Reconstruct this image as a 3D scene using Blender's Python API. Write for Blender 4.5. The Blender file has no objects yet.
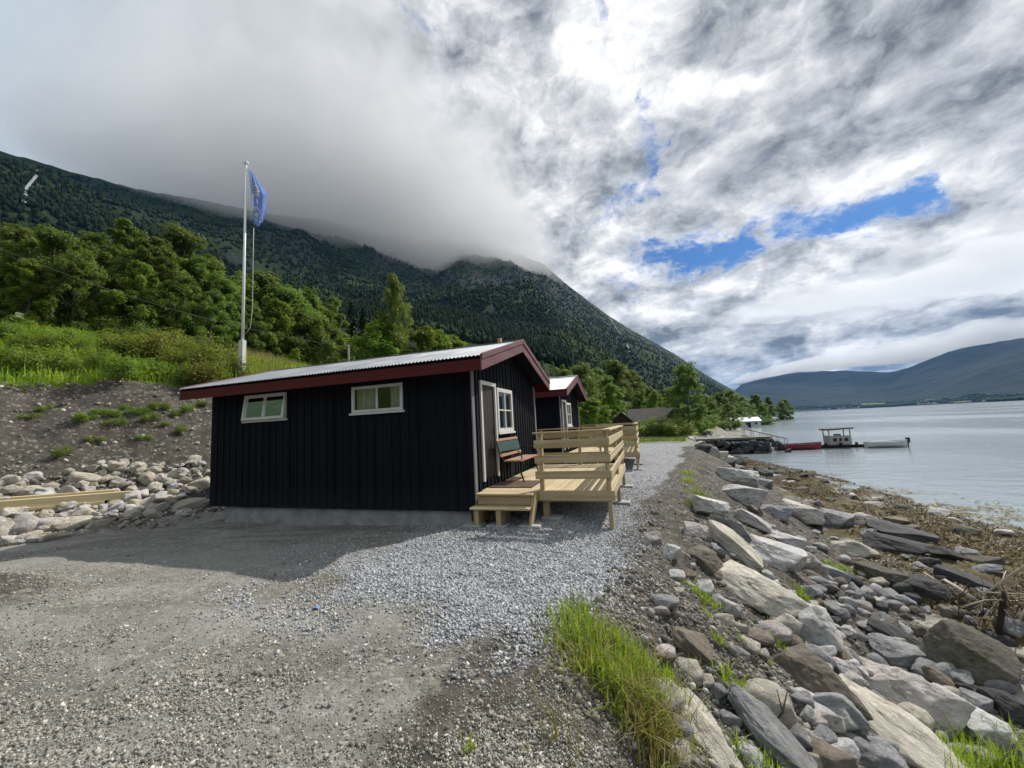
import bpy, bmesh, math, random
import numpy as np
from math import sin, cos, tan, radians, pi, hypot, atan2, degrees
from mathutils import Matrix, Vector, Euler

scn = bpy.context.scene
COL = scn.collection
rng = np.random.default_rng(7)
random.seed(7)

# ------------------------------------------------------------------ camera
F = 395.0; YAW = radians(18.2); PIT = radians(6.07); ROLL = radians(3.0); CH = 1.65
_f0 = np.array([-sin(YAW), cos(YAW), 0]); _r0 = np.array([cos(YAW), sin(YAW), 0]); _u0 = np.array([0, 0, 1.])
FW = _f0*cos(PIT) + _u0*sin(PIT); _u1 = -_f0*sin(PIT) + _u0*cos(PIT)
RT = _r0*cos(ROLL) - _u1*sin(ROLL); UP = _u1*cos(ROLL) + _r0*sin(ROLL)
CAMP = np.array([0, 0, CH])
cd = bpy.data.cameras.new('camera'); cam = bpy.data.objects.new('camera', cd); COL.objects.link(cam)
cd.sensor_width = 36; cd.lens = F/1024*36; cd.clip_start = 0.05; cd.clip_end = 40000
m = Matrix.Identity(4)
for i in range(3):
    m[i][0] = RT[i]; m[i][1] = UP[i]; m[i][2] = -FW[i]; m[i][3] = CAMP[i]
cam.matrix_world = m
scn.camera = cam

def ray(px, py): return FW + RT*(px-512)/F + UP*(384-py)/F
def atY(px, py, Y):
    d = ray(px, py); return CAMP + d*(Y/d[1])
def atz(px, py, z):
    d = ray(px, py); return CAMP + d*((z-CH)/d[2])
def depth(p): return float((np.asarray(p)-CAMP) @ FW)

# ------------------------------------------------------------------ view, render
scn.render.engine = 'CYCLES'
scn.view_settings.view_transform = 'Standard'; scn.view_settings.look = 'None'
scn.view_settings.gamma = 1; scn.view_settings.exposure = 0.0
scn.cycles.use_denoising = True
scn.cycles.max_bounces = 6; scn.cycles.diffuse_bounces = 3; scn.cycles.glossy_bounces = 3
scn.cycles.transparent_max_bounces = 96; scn.cycles.volume_bounces = 3; scn.cycles.use_adaptive_sampling = True; scn.cycles.adaptive_threshold = .025
scn.cycles.sample_clamp_indirect = 6

# ------------------------------------------------------------------ node helper
class S:
    def __init__(s, nt, sock): s.nt = nt; s.k = sock
    def _m(s, op, o=None, o2=None, rev=False):
        n = s.nt.nodes.new('ShaderNodeMath'); n.operation = op
        a, b = (o, s) if rev else (s, o)
        for i, v in enumerate((a, b, o2)):
            if v is None: continue
            if isinstance(v, S): s.nt.links.new(v.k, n.inputs[i])
            else: n.inputs[i].default_value = v
        return S(s.nt, n.outputs[0])
    def __add__(s, o): return s._m('ADD', o)
    def __radd__(s, o): return s._m('ADD', o)
    def __sub__(s, o): return s._m('SUBTRACT', o)
    def __rsub__(s, o): return s._m('SUBTRACT', o, rev=True)
    def __mul__(s, o): return s._m('MULTIPLY', o)
    def __rmul__(s, o): return s._m('MULTIPLY', o)
    def __truediv__(s, o): return s._m('DIVIDE', o)
    def __pow__(s, o): return s._m('POWER', o)
    def max(s, o): return s._m('MAXIMUM', o)
    def min(s, o): return s._m('MINIMUM', o)
    def abs(s): return s._m('ABSOLUTE')
    def sin(s): return s._m('SINE')
    def exp(s): return s._m('EXPONENT')
    def sqrt(s): return s._m('SQRT')
    def clamp(s): return s.max(0.0).min(1.0)
    def step(s, a, b):
        n = s.nt.nodes.new('ShaderNodeMapRange'); n.interpolation_type = 'SMOOTHSTEP'
        s.nt.links.new(s.k, n.inputs[0]); n.inputs[1].default_value = a; n.inputs[2].default_value = b
        return S(s.nt, n.outputs[0])
    def lin(s, a, b, c, d):
        n = s.nt.nodes.new('ShaderNodeMapRange'); s.nt.links.new(s.k, n.inputs[0])
        for i, v in enumerate((a, b, c, d)): n.inputs[i+1].default_value = v
        return S(s.nt, n.outputs[0])

class G:
    def __init__(g, nt): g.nt = nt; nt.nodes.clear()
    def new(g, t): return g.nt.nodes.new(t)
    def put(g, v, sock):
        if isinstance(v, S): g.nt.links.new(v.k, sock)
        elif isinstance(v, (tuple, list)):
            sock.default_value = tuple(v) + ((1,) if len(v) == 3 and len(sock.default_value) == 4 else ())
        else: sock.default_value = v
    def coord(g, k='Object'):
        return S(g.nt, g.new('ShaderNodeTexCoord').outputs[k])
    def pos(g): return S(g.nt, g.new('ShaderNodeNewGeometry').outputs['Position'])
    def rand(g): return S(g.nt, g.new('ShaderNodeObjectInfo').outputs['Random'])
    def attr(g, name, out='Fac'):
        n = g.new('ShaderNodeAttribute'); n.attribute_name = name; return S(g.nt, n.outputs[out])
    def noise(g, v, scale=1, det=4, rough=.5, dist=0, out='Fac'):
        n = g.new('ShaderNodeTexNoise'); g.put(v, n.inputs['Vector'])
        g.put(scale, n.inputs['Scale']); g.put(det, n.inputs['Detail']); g.put(rough, n.inputs['Roughness']); g.put(dist, n.inputs['Distortion'])
        return S(g.nt, n.outputs[out])
    def vor(g, v, scale=1, feat='F1', out='Distance', rnd=1.):
        n = g.new('ShaderNodeTexVoronoi'); n.feature = feat; g.put(v, n.inputs['Vector']); g.put(scale, n.inputs['Scale'])
        g.put(rnd, n.inputs['Randomness'])
        return S(g.nt, n.outputs[out])
    def vec(g, x, y, z):
        n = g.new('ShaderNodeCombineXYZ')
        for i, v in enumerate((x, y, z)): g.put(v, n.inputs[i])
        return S(g.nt, n.outputs[0])
    def sep(g, v):
        n = g.new('ShaderNodeSeparateXYZ'); g.put(v, n.inputs[0]); return [S(g.nt, o) for o in n.outputs]
    def vm(g, op, a, b=None, out=0):
        n = g.new('ShaderNodeVectorMath'); n.operation = op; g.put(a, n.inputs[0])
        if b is not None:
            g.put(b, n.inputs[3] if op == 'SCALE' else n.inputs[1])
        return S(g.nt, n.outputs[out])
    def mix(g, f, a, b, mode='MIX'):
        n = g.new('ShaderNodeMix'); n.data_type = 'RGBA'; n.blend_type = mode
        g.put(f, n.inputs[0]); g.put(a, n.inputs[6]); g.put(b, n.inputs[7])
        return S(g.nt, n.outputs[2])
    def ramp(g, f, stops):
        n = g.new('ShaderNodeValToRGB'); g.put(f, n.inputs[0])
        cr = n.color_ramp
        while len(cr.elements) < len(stops): cr.elements.new(.5)
        for e, (p, c) in zip(cr.elements, stops): e.position = p; e.color = tuple(c) + (1,)
        return S(g.nt, n.outputs[0])
    def bump(g, h, strength=.5, dist=.02):
        n = g.new('ShaderNodeBump'); g.put(h, n.inputs['Height']); g.put(strength, n.inputs['Strength']); g.put(dist, n.inputs['Distance'])
        return S(g.nt, n.outputs[0])
    def bsdf(g, col, rough=.8, normal=None, metal=0, spec=.5, **kw):
        n = g.new('ShaderNodeBsdfPrincipled'); g.put(col, n.inputs['Base Color']); g.put(rough, n.inputs['Roughness'])
        g.put(metal, n.inputs['Metallic']); g.put(spec, n.inputs['Specular IOR Level'])
        if normal is not None: g.put(normal, n.inputs['Normal'])
        for k, v in kw.items(): g.put(v, n.inputs[k.replace('_', ' ')])
        return S(g.nt, n.outputs[0])
    def out(g, sh, sock='Surface', kind='ShaderNodeOutputMaterial'):
        n = g.new(kind); g.nt.links.new(sh.k, n.inputs[sock])

# ------------------------------------------------------------------ sky (world) and sun
SUN_AZ, SUN_EL = radians(32), radians(45)
w = bpy.data.worlds.new('World'); scn.world = w; w.use_nodes = True
def build_world():
    g = G(w.node_tree)
    d = g.coord('Generated')
    sk = g.new('ShaderNodeTexSky'); sk.sky_type = 'NISHITA'; sk.sun_disc = False
    sk.sun_elevation = SUN_EL; sk.sun_rotation = SUN_AZ; sk.air_density = 1.0; sk.dust_density = .6; sk.ozone_density = 2.0
    blue = g.vm('MULTIPLY', S(g.nt, sk.outputs[0]), (.027, .051, .084))
    # coordinates of the cloud deck overhead (a flat layer seen in perspective) and an angular pair (u, v)
    x, y, z = g.sep(d)
    fz = g.vm('DOT_PRODUCT', d, tuple(_f0), out='Value').max(.06)
    u = g.vm('DOT_PRODUCT', d, tuple(_r0), out='Value')/fz
    v = z/fz
    zz = z.max(0.0) + .24
    p = g.vec(x/zz, y/zz, 0.0)
    wn = g.noise(p, 1.1, 4, .6, 0, 'Color')
    pw = g.vm('ADD', p, g.vm('SCALE', g.vm('SUBTRACT', wn, (.5, .5, .5)), .22))
    n1 = g.noise(pw, 2.4, 10, .60, .15)
    sd = (0.16*sin(SUN_AZ), .16*cos(SUN_AZ), 0)
    n1s = g.noise(g.vm('ADD', pw, sd), 2.4, 8, .58, .15)
    pd = g.vm('MULTIPLY', d, (1.0, 1.0, 1.7))
    pd = g.vm('ADD', pd, g.vm('SCALE', g.vm('SUBTRACT', g.noise(d, 5.0, 5, .6, 0, 'Color'), (.5, .5, .5)), .16))
    sv = (sin(SUN_AZ)*cos(SUN_EL)*.028, cos(SUN_AZ)*cos(SUN_EL)*.028, sin(SUN_EL)*.048)
    pds = g.vm('ADD', pd, sv)
    n2 = g.noise(pd, 6.5, 10, .62, .2); n3 = g.noise(pd, 24.0, 7, .66, .3)
    sw = g.vm('SCALE', g.noise(pd, 18.0, 5, .65, 0, 'Color'), .07)
    pf = 1.0 - g.vor(g.vm('ADD', pd, sw), 8.5, 'SMOOTH_F1'); pf2 = 1.0 - g.vor(g.vm('ADD', pd, sw), 19.0, 'SMOOTH_F1')
    pfs = 1.0 - g.vor(g.vm('ADD', pds, sw), 8.5, 'SMOOTH_F1')
    lit = (n1 - n1s)*2.6
    n2s = g.noise(pds, 6.5, 8, .60, .2); lit2 = (n2 - n2s) + (pf - pfs)*.45
    def uv(px, py):
        dd = ray(px, py); f = dd @ _f0; return (dd @ _r0)/f, dd[2]/f
    wob1 = (g.noise(p, 4.5, 4, .55) - .5)
    wob2 = (g.noise(g.vm('ADD', p, (7, 3, 1)), 4.5, 4, .55) - .5)
    ub, vb = u + wob1*.24 + (n2-.5)*.34, v + wob2*.15 + (n3-.5)*.13 + (pf-.55)*.10
    def blob(px0, py0, px1, py1, wd, soft=1.0, U=None, V=None):
        """soft capsule between two sky directions"""
        U = ub if U is None else U; V = vb if V is None else V
        a = uv(px0, py0); b = uv(px1, py1)
        dx, dy = b[0]-a[0], b[1]-a[1]; L2 = dx*dx+dy*dy + 1e-6
        t = (((U - a[0])*dx + (V - a[1])*dy)/L2).clamp()
        ex = U - a[0] - t*dx; ey = V - a[1] - t*dy
        return 1.0 - ((ex*ex + ey*ey).sqrt()/wd).step(1-soft, 1.0)
    hole = blob(660, 262, 735, 240, .085).max(blob(785, 226, 925, 192, .095))
    for a in ((622, 272, 660, 268, .085), (735, 225, 770, 205, .06), (690, 235, 700, 228, .07), (640, 190, 655, 100, .055), (600, 215, 640, 178, .07), (420, 15, 455, 30, .07),
              (590, -10, 602, 12, .08), (262, 8, 272, 16, .08)):
        hole = hole.max(blob(*a)*.72)
    # cover: 1 = cloud
    n3 = g.noise(pw, 20.0, 7, .68, .3)
    cov = (n1*.36 + n2*.38 + n3*.26 - .5)*3.4 + (pf-.55)*.35 + .74 - hole*.92
    cover = cov.step(-.30, .58)
    left = 1.0 - (u + (wob1*.35) + (v-.6)*.35).step(-.55, .22)      # the smooth bank over the mountain
    # brightness of the cloud
    base = .66 + (n1 - .5)*.30 + lit*.60 + lit2*1.30 + (n2-.5)*.40 + (n3-.5)*.26 + (pf-.55)*.26 + (pf2-.55)*.16
    base = (base - .64)*1.18 + .64
    edge = 1.0 - cov.step(.10, .60)
    base = base + edge*.22
    dark = blob(690, 165, 930, 95, .30, 1.0)*.22
    for a, k in (((560, 150, 600, 130, .20), .17), ((660, 185, 760, 165, .16), .12), ((930, 30, 1040, 10, .30), .22), ((980, 170, 1080, 150, .3), .14),
                 ((700, 20, 760, 40, .16), .12), ((700, 320, 1000, 300, .16), .13), ((720, 350, 800, 345, .10), .10), ((640, 290, 780, 270, .07), -.05), ((990, 130, 1020, 120, .12), .05)):
        dark = dark + blob(*a)*k
    base = base*(1.0 - dark*1.15).max(.42)
    bright = blob(560, 20, 720, 130, .5, 1.0)*.16 + blob(640, 310, 720, 330, .12)*.06
    base = base + bright
    # left bank: smooth grey, paler up and left
    lb = .40 + (v - .55).lin(-.1, .5, 0, .17) + (n1-.5)*.16 + (0.0-u).lin(.45, 1.4, 0, .10) + (n2-.5)*.06
    base = g.nt and base.max(.22).min(1.15)
    val = base*(1.0 - left) + lb*left
    ccol = g.mix(val.clamp(), (.83, .93, 1.06), (1.0, 1.0, 1.0))
    ccol = g.vm('MULTIPLY', ccol, g.vec(val, val, val))
    pale = g.mix((0.0-u).step(.5, 1.6), (1, 1, 1), (.92, 1.02, 1.09))
    ccol = g.vm('MULTIPLY', ccol, pale)
    cover = cover.max(left.step(.25, .8))
    hz = 1.0 - v.step(.0, .16)
    cover = cover.max(hz)
    sky = g.mix(cover, blue, ccol)
    # below the horizon: dim ground bounce
    sky = g.mix(z.step(-.05, .0), (.16, .17, .16), sky)
    bg = g.new('ShaderNodeBackground'); g.put(sky, bg.inputs[0]); bg.inputs[1].default_value = 1.0
    g.out(S(g.nt, bg.outputs[0]), kind='ShaderNodeOutputWorld')
build_world()

sl = bpy.data.lights.new('sun', 'SUN'); sl.energy = 5.0; sl.angle = radians(.6); sl.color = (1, .95, .87)
sun = bpy.data.objects.new('sun', sl); COL.objects.link(sun)
sdir = Vector((sin(SUN_AZ)*cos(SUN_EL), cos(SUN_AZ)*cos(SUN_EL), sin(SUN_EL)))
sun.rotation_euler = sdir.to_track_quat('Z', 'Y').to_euler(); sun.location = (30, 40, 60)

# ------------------------------------------------------------------ object helpers
def tag(o, label=None, cat=None, group=None, kind=None):
    if label: o['label'] = label
    if cat: o['category'] = cat
    if group: o['group'] = group
    if kind: o['kind'] = kind
    return o
def empty(name, loc=(0, 0, 0), rz=0):
    o = bpy.data.objects.new(name, None); COL.objects.link(o); o.location = loc; o.rotation_euler = (0, 0, rz)
    o.empty_display_size = .2
    return o
def copy_tree(o, parent=None):
    c = o.copy(); COL.objects.link(c)
    if parent: c.parent = parent
    for ch in list(o.children): copy_tree(ch, c)
    return c
def link(name, me, parent=None, loc=None):
    o = bpy.data.objects.new(name, me); COL.objects.link(o)
    if parent: o.parent = parent
    if loc is not None: o.location = loc
    return o
def mesh_np(name, V, Fa, mats=(), smooth=False, attrs=None, mi=None):
    """Fa: list of int arrays, each (n,k)"""
    if not isinstance(Fa, (list, tuple)): Fa = [Fa]
    me = bpy.data.meshes.new(name)
    V = np.ascontiguousarray(V, dtype=np.float32)
    me.vertices.add(len(V)); me.vertices.foreach_set('co', V.ravel())
    loops = np.concatenate([f.ravel() for f in Fa]).astype(np.int32)
    tot = np.concatenate([np.full(len(f), f.shape[1]) for f in Fa]).astype(np.int32)
    st = np.concatenate([[0], np.cumsum(tot)[:-1]]).astype(np.int32)
    me.loops.add(len(loops)); me.loops.foreach_set('vertex_index', loops)
    me.polygons.add(len(tot)); me.polygons.foreach_set('loop_start', st)
    try: me.polygons.foreach_set('loop_total', tot)
    except Exception: pass
    if smooth: me.polygons.foreach_set('use_smooth', np.ones(len(tot), bool))
    for m_ in mats: me.materials.append(m_)
    if mi is not None: me.polygons.foreach_set('material_index', np.asarray(mi, np.int32))
    for k, a in (attrs or {}).items():
        t = me.attributes.new(k, 'FLOAT', 'POINT'); t.data.foreach_set('value', np.ascontiguousarray(a, dtype=np.float32))
    me.update(calc_edges=True)
    me.validate()
    return me

class MB:
    def __init__(s): s.v = []; s.f = []; s.sm = []
    def add(s, V, Fs, smooth=False):
        o = len(s.v); s.v += [tuple(map(float, p)) for p in V]
        for f in Fs: s.f.append([i+o for i in f]); s.sm.append(smooth)
        return s
    def box(s, x0, x1, y0, y1, z0, z1):
        return s.add([(x0, y0, z0), (x1, y0, z0), (x1, y1, z0), (x0, y1, z0), (x0, y0, z1), (x1, y0, z1), (x1, y1, z1), (x0, y1, z1)],
                     [(3, 2, 1, 0), (4, 5, 6, 7), (0, 1, 5, 4), (1, 2, 6, 5), (2, 3, 7, 6), (3, 0, 4, 7)])
    def beam(s, a, b, w, h, up=(0, 0, 1)):
        a = Vector(a); b = Vector(b); d = (b-a).normalized(); u = Vector(up)
        r = d.cross(u).normalized(); u = r.cross(d)
        P = []
        for c in (a, b):
            for sx, sy in ((-1, -1), (1, -1), (1, 1), (-1, 1)): P.append(c + r*(sx*w/2) + u*(sy*h/2))
        return s.add(P, [(0, 1, 2, 3), (7, 6, 5, 4), (0, 4, 5, 1), (1, 5, 6, 2), (2, 6, 7, 3), (3, 7, 4, 0)])
    def prism(s, poly, fn, t0, t1):
        """poly list of 2D, fn(p,t)->3D"""
        n = len(poly)
        V = [fn(p, t0) for p in poly] + [fn(p, t1) for p in poly]
        Fs = [tuple(range(n))[::-1], tuple(range(n, 2*n))] + [(i, (i+1) % n, n+(i+1) % n, n+i) for i in range(n)]
        return s.add(V, Fs)
    def tube(s, pts, rad, n=8, cap=True):
        pts = [Vector(p) for p in pts]
        if not hasattr(rad, '__len__'): rad = [rad]*len(pts)
        V = []; Fs = []
        ref = Vector((.31, .17, .93))
        for i, p in enumerate(pts):
            d = (pts[min(i+1, len(pts)-1)] - pts[max(i-1, 0)]).normalized()
            a = d.cross(ref)
            if a.length < 1e-3: a = d.cross(Vector((1, 0, 0)))
            a.normalize(); b = d.cross(a)
            for k in range(n):
                t = 2*pi*k/n; V.append(p + (a*cos(t) + b*sin(t))*rad[i])
        for i in range(len(pts)-1):
            for k in range(n):
                Fs.append((i*n+k, i*n+(k+1) % n, (i+1)*n+(k+1) % n, (i+1)*n+k))
        if cap:
            Fs.append(tuple(range(n))[::-1]); Fs.append(tuple(range((len(pts)-1)*n, len(pts)*n)))
        return s.add(V, Fs, True)
    def build(s, name, mat, parent=None, bevel=0, loc=None):
        me = bpy.data.meshes.new(name); me.from_pydata(s.v, [], s.f)
        me.polygons.foreach_set('use_smooth', s.sm)
        if mat: me.materials.append(mat)
        bm = bmesh.new(); bm.from_mesh(me); bmesh.ops.recalc_face_normals(bm, faces=bm.faces); bm.to_mesh(me); bm.free()
        me.update()
        o = link(name, me, parent, loc)
        if bevel:
            b = o.modifiers.new('bevel', 'BEVEL'); b.width = bevel; b.segments = 1; b.limit_method = 'ANGLE'; b.angle_limit = radians(40)
        return o

# numpy value noise
_perm = rng.random((64, 64, 64)).astype(np.float32)
def vnoise(x, y, z=None):
    x = np.asarray(x, float); y = np.asarray(y, float); z = np.zeros_like(x) if z is None else np.asarray(z, float)
    xi, yi, zi = np.floor(x).astype(int), np.floor(y).astype(int), np.floor(z).astype(int)
    xf, yf, zf = x-xi, y-yi, z-zi
    sx, sy, sz = (t*t*(3-2*t) for t in (xf, yf, zf))
    def L(a, b, c): return _perm[(xi+a) & 63, (yi+b) & 63, (zi+c) & 63]
    c00 = L(0, 0, 0)*(1-sx)+L(1, 0, 0)*sx; c10 = L(0, 1, 0)*(1-sx)+L(1, 1, 0)*sx
    c01 = L(0, 0, 1)*(1-sx)+L(1, 0, 1)*sx; c11 = L(0, 1, 1)*(1-sx)+L(1, 1, 1)*sx
    return ((c00*(1-sy)+c10*sy)*(1-sz) + (c01*(1-sy)+c11*sy)*sz)*2-1
def fbm(x, y, z=None, o=4, g=.5):
    s = 0; a = 1; x = np.asarray(x, float); y = np.asarray(y, float)
    for i in range(o):
        s = s + a*vnoise(x*2**i+17.3*i, y*2**i+5.1*i, None if z is None else np.asarray(z)*2**i+3.7*i); a *= g
    return s
def ss(x, a, b):
    t = np.clip((np.asarray(x, float)-a)/(b-a), 0, 1); return t*t*(3-2*t)

# ------------------------------------------------------------------ materials
def mat(name):
    m_ = bpy.data.materials.new(name); m_.use_nodes = True; return m_, G(m_.node_tree)
def m_simple(name, col, rough=.7, var=.12, scale=8, bump=.0, metal=0, spec=.4, det=5):
    m_, g = mat(name); c = g.coord()
    n = g.noise(c, scale, det, .6)
    col2 = g.mix(n.lin(.3, .7, 0, 1).clamp(), tuple(x*(1-var) for x in col), tuple(min(1, x*(1+var)) for x in col))
    nb = g.bump(g.noise(c, scale*4, 4, .6), bump, .01) if bump else None
    g.out(g.bsdf(col2, rough, nb, metal, spec)); return m_
def m_wood(name, a, b, axis=0, rough=.7, knots=True, scale=1.0):
    m_, g = mat(name); c = g.coord(); x, y, z = g.sep(c)
    st = [9*scale, 9*scale, 9*scale]; st[axis] = .6*scale
    sc = g.vec(x*st[0], y*st[1], z*st[2])
    n = g.noise(sc, 3.0, 6, .65, .4); n2 = g.noise(c, 1.7, 3, .5)
    bd = g.noise(g.vec(x*(0 if axis == 0 else 15), y*(0 if axis == 1 else 15), z*(0 if axis == 2 else 15)), 1.0, 1, .5)
    f = (n*.55 + n2*.25 + bd*.6).lin(.42, .98, 0, 1).clamp()
    col = g.mix(f, a, b)
    if knots:
        ks = [3.2, 3.2, 3.2]; ks[axis] = 1.1
        k = g.vor(g.vec(x*ks[0], y*ks[1], z*ks[2]), 1.6)
        col = g.mix((1.0 - k.step(.03, .10))*.7, col, tuple(v*.35 for v in a))
    g.out(g.bsdf(col, rough, g.bump(n, .25, .004), 0, .3)); return m_

M = {}
M['stain'] = None
def mk_stain():
    m_, g = mat('black_stained_board'); c = g.coord(); x, y, z = g.sep(c)
    gr = g.noise(g.vec(x*30, y*30, z*1.2), 1.5, 5, .6, .3); bd = g.noise(g.vec(x*5, y*5, z*.02), 1.0, 1, .5)
    wear = g.noise(c, .8, 4, .6)
    col = g.mix((gr*.5+bd*.7).lin(.35, .8, 0, 1).clamp(), (.0026, .0032, .0058), (.0105, .0120, .0185))
    col = g.mix((z.lin(.15, .65, 1, 0).clamp()*wear)*.65, col, (.034, .033, .031))
    g.out(g.bsdf(col, .75, g.bump(gr, .35, .004), 0, .12)); return m_
M['stain'] = mk_stain()
M['red'] = m_wood('dark_red_paint', (.070, .006, .008), (.11, .011, .012), 0, .5, False)
M['maroon'] = m_wood('weathered_maroon_paint', (.10, .035, .042), (.20, .10, .105), 1, .6, False)
M['white'] = m_simple('white_paint', (.62, .62, .58), .45, .08, 3)
M['door'] = m_wood('dark_brown_door_paint', (.022, .018, .019), (.040, .033, .034), 2, .6, False)
M['greyboard'] = m_wood('weathered_grey_board', (.13, .13, .13), (.24, .24, .235), 2, .8, False)
M['curtain'] = m_simple('pale_curtain_cloth', (.62, .62, .50), .9, .15, 12)
M['concrete'] = m_simple('grey_concrete', (.30, .305, .30), .9, .35, 3, .4)
M['pad'] = m_simple('concrete_pad', (.34, .34, .33), .9, .2, 6, .4)
M['deckx'] = m_wood('pale_new_pine', (.28, .205, .10), (.60, .485, .30), 0, .65)
M['decky'] = m_wood('pale_pine_along', (.32, .245, .13), (.68, .575, .38), 1, .65)
M['deckz'] = m_wood('pale_pine_upright', (.26, .195, .095), (.52, .42, .245), 2, .65)
M['beam'] = m_wood('sawn_timber', (.46, .37, .20), (.66, .56, .35), 0, .7)
M['mat'] = m_simple('brown_doormat', (.10, .06, .04), .95, .3, 30, .5)
M['bgreen'] = m_simple('dark_green_slat', (.016, .055, .045), .5, .2, 10)
M['bwood'] = m_wood('reddish_bench_wood', (.28, .15, .09), (.42, .26, .17), 1, .5, False)
M['iron'] = m_simple('black_iron', (.02, .02, .02), .5, .2, 10, 0, .3)
M['pole'] = m_simple('white_lacquered_pole', (.78, .78, .78), .3, .04, 3)
M['rope'] = m_simple('pale_rope', (.62, .62, .60), .8, .1, 20)
def mk_roof():
    m_, g = mat('galvanised_roof_sheet'); c = g.coord(); x, y, z = g.sep(c)
    n = g.noise(c, 1.3, 6, .65); n2 = g.noise(g.vec(x*6, y*.7, z*.7), 1.5, 4, .6)
    col = g.mix((n*.6+n2*.4).lin(.35, .68, 0, 1).clamp(), (.21, .225, .25), (.42, .435, .46))
    g.out(g.bsdf(col, n.lin(.3, .7, .38, .55), None, .55, .5)); return m_
M['roof'] = mk_roof()
def mk_glass():
    m_, g = mat('window_glass')
    gl = g.new('ShaderNodeBsdfGlossy'); gl.inputs['Roughness'].default_value = .02; gl.inputs[0].default_value = (.9, .95, .95, 1)
    tr = g.new('ShaderNodeBsdfTransparent'); tr.inputs[0].default_value = (.82, .86, .85, 1)
    fr = g.new('ShaderNodeFresnel'); fr.inputs[0].default_value = 1.5
    f = S(g.nt, fr.outputs[0]) + .01
    mx = g.new('ShaderNodeMixShader'); g.put(f, mx.inputs[0]); g.nt.links.new(tr.outputs[0], mx.inputs[1]); g.nt.links.new(gl.outputs[0], mx.inputs[2])
    g.out(S(g.nt, mx.outputs[0])); return m_
M['glass'] = mk_glass()
def m_leaf(name, a, b, c3, trans=.48):
    m_, g = mat(name)
    t = g.attr('tone'); r = g.rand()
    col = g.ramp(t, [(0, a), (.5, b), (1, c3)])
    hs = g.new('ShaderNodeHueSaturation'); g.put(r.lin(0, 1, .485, .515), hs.inputs[0]); g.put(r.lin(0, 1, .8, 1.2), hs.inputs['Value']); g.put(col, hs.inputs['Color'])
    col = S(g.nt, hs.outputs[0])
    p = g.bsdf(col, .55, None, 0, .3)
    tl = g.new('ShaderNodeBsdfTranslucent'); g.put(g.vm('MULTIPLY', col, (1.25, 1.25, .6)), tl.inputs[0])
    mx = g.new('ShaderNodeMixShader'); mx.inputs[0].default_value = trans
    g.nt.links.new(p.k, mx.inputs[1]); g.nt.links.new(tl.outputs[0], mx.inputs[2])
    g.out(S(g.nt, mx.outputs[0])); return m_
M['leaf'] = m_leaf('broad_leaf', (.070, .112, .030), (.130, .196, .050), (.22, .295, .082))
M['leaf_light'] = m_leaf('light_leaf', (.10, .155, .026), (.17, .25, .042), (.25, .33, .075))
M['leaf_birch'] = m_leaf('birch_leaf', (.09, .14, .035), (.16, .225, .06), (.24, .31, .095))
M['needle'] = m_leaf('spruce_needle', (.010, .020, .012), (.016, .032, .016), (.028, .05, .022), .1)
M['leaf_red'] = m_leaf('reddish_leaf', (.11, .16, .03), (.19, .235, .05), (.25, .17, .06))
M['grass'] = m_leaf('fresh_grass', (.13, .21, .022), (.24, .35, .035), (.38, .46, .08), .45)
M['lawn'] = m_leaf('mown_lawn', (.085, .11, .035), (.15, .17, .06), (.25, .25, .11), .3)
M['drygrass'] = m_leaf('dry_grass', (.16, .15, .05), (.28, .25, .10), (.42, .36, .19), .4)
M['bark'] = m_simple('grey_bark', (.11, .095, .08), .9, .4, 6, .6)
M['dead'] = m_wood('bleached_dead_wood', (.30, .25, .20), (.55, .49, .41), 0, .8, False)
M['deaddark'] = m_simple('dark_rotten_wood', (.035, .024, .018), .9, .4, 8, .6)
M['weed'] = m_leaf('brown_seaweed', (.055, .042, .014), (.13, .10, .035), (.26, .215, .09), .2)

def m_rock(name, a, b, c3, dark=.4, moss=0.0):
    m_, g = mat(name); c = g.coord(); r = g.rand()
    c = g.vm('ADD', c, g.vec(r*37, r*11, r*23))
    n = g.noise(c, 1.6, 8, .62, .6)
    x, y, z = g.sep(c)
    band = g.noise(g.vec(x*1.3+z*.8, y*1.4, z*2.4+x*.7), 1.6, 6, .65, 1.2)
    sp = g.noise(c, 26, 3, .6)
    col = g.ramp((n*.65 + band*.35).lin(.32, .70, 0, 1).clamp(), [(0, a), (.5, b), (1, c3)])
    col = g.mix((sp.step(.54, .70))*.45, col, tuple(v*.45 for v in b))
    st = g.noise(g.vm('ADD', c, (9, 2, 4)), 2.2, 7, .7, .5)
    col = g.mix((st.step(.55, .68))*dark, col, (.055, .050, .045))
    if moss:
        col = g.mix((g.noise(g.vm('ADD', c, (3, 7, 1)), 2.5, 6, .6).step(.5, .65))*moss, col, (.07, .07, .02))
    bright = r.lin(0, 1, .82, 1.18)
    col = g.vm('MULTIPLY', col, g.vec(bright, bright, bright))
    cr = g.vor(g.vm('ADD', c, g.vm('SCALE', g.noise(c, 3, 4, .6, 0, 'Color'), .5)), 1.7, 'DISTANCE_TO_EDGE').step(0, .02)
    h = g.noise(c, 4, 10, .72, .2)*1.3 + cr*.14 + band*.25
    col = g.mix((1.0-cr)*.18, col, (.04, .036, .03))
    g.out(g.bsdf(col, .85, g.bump(h, .75, .045), 0, .3)); return m_
M['rk_pale'] = m_rock('pale_granite', (.28, .275, .265), (.50, .49, .475), (.66, .65, .63), .7)
M['rk_grey'] = m_rock('grey_gneiss', (.14, .142, .147), (.27, .27, .272), (.42, .418, .412), .6)
M['rk_tan'] = m_rock('tan_granite', (.27, .245, .20), (.47, .435, .365), (.62, .58, .51), .6)
M['rk_pink'] = m_rock('pinkish_granite', (.28, .245, .22), (.48, .44, .41), (.64, .605, .575), .6)
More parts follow.
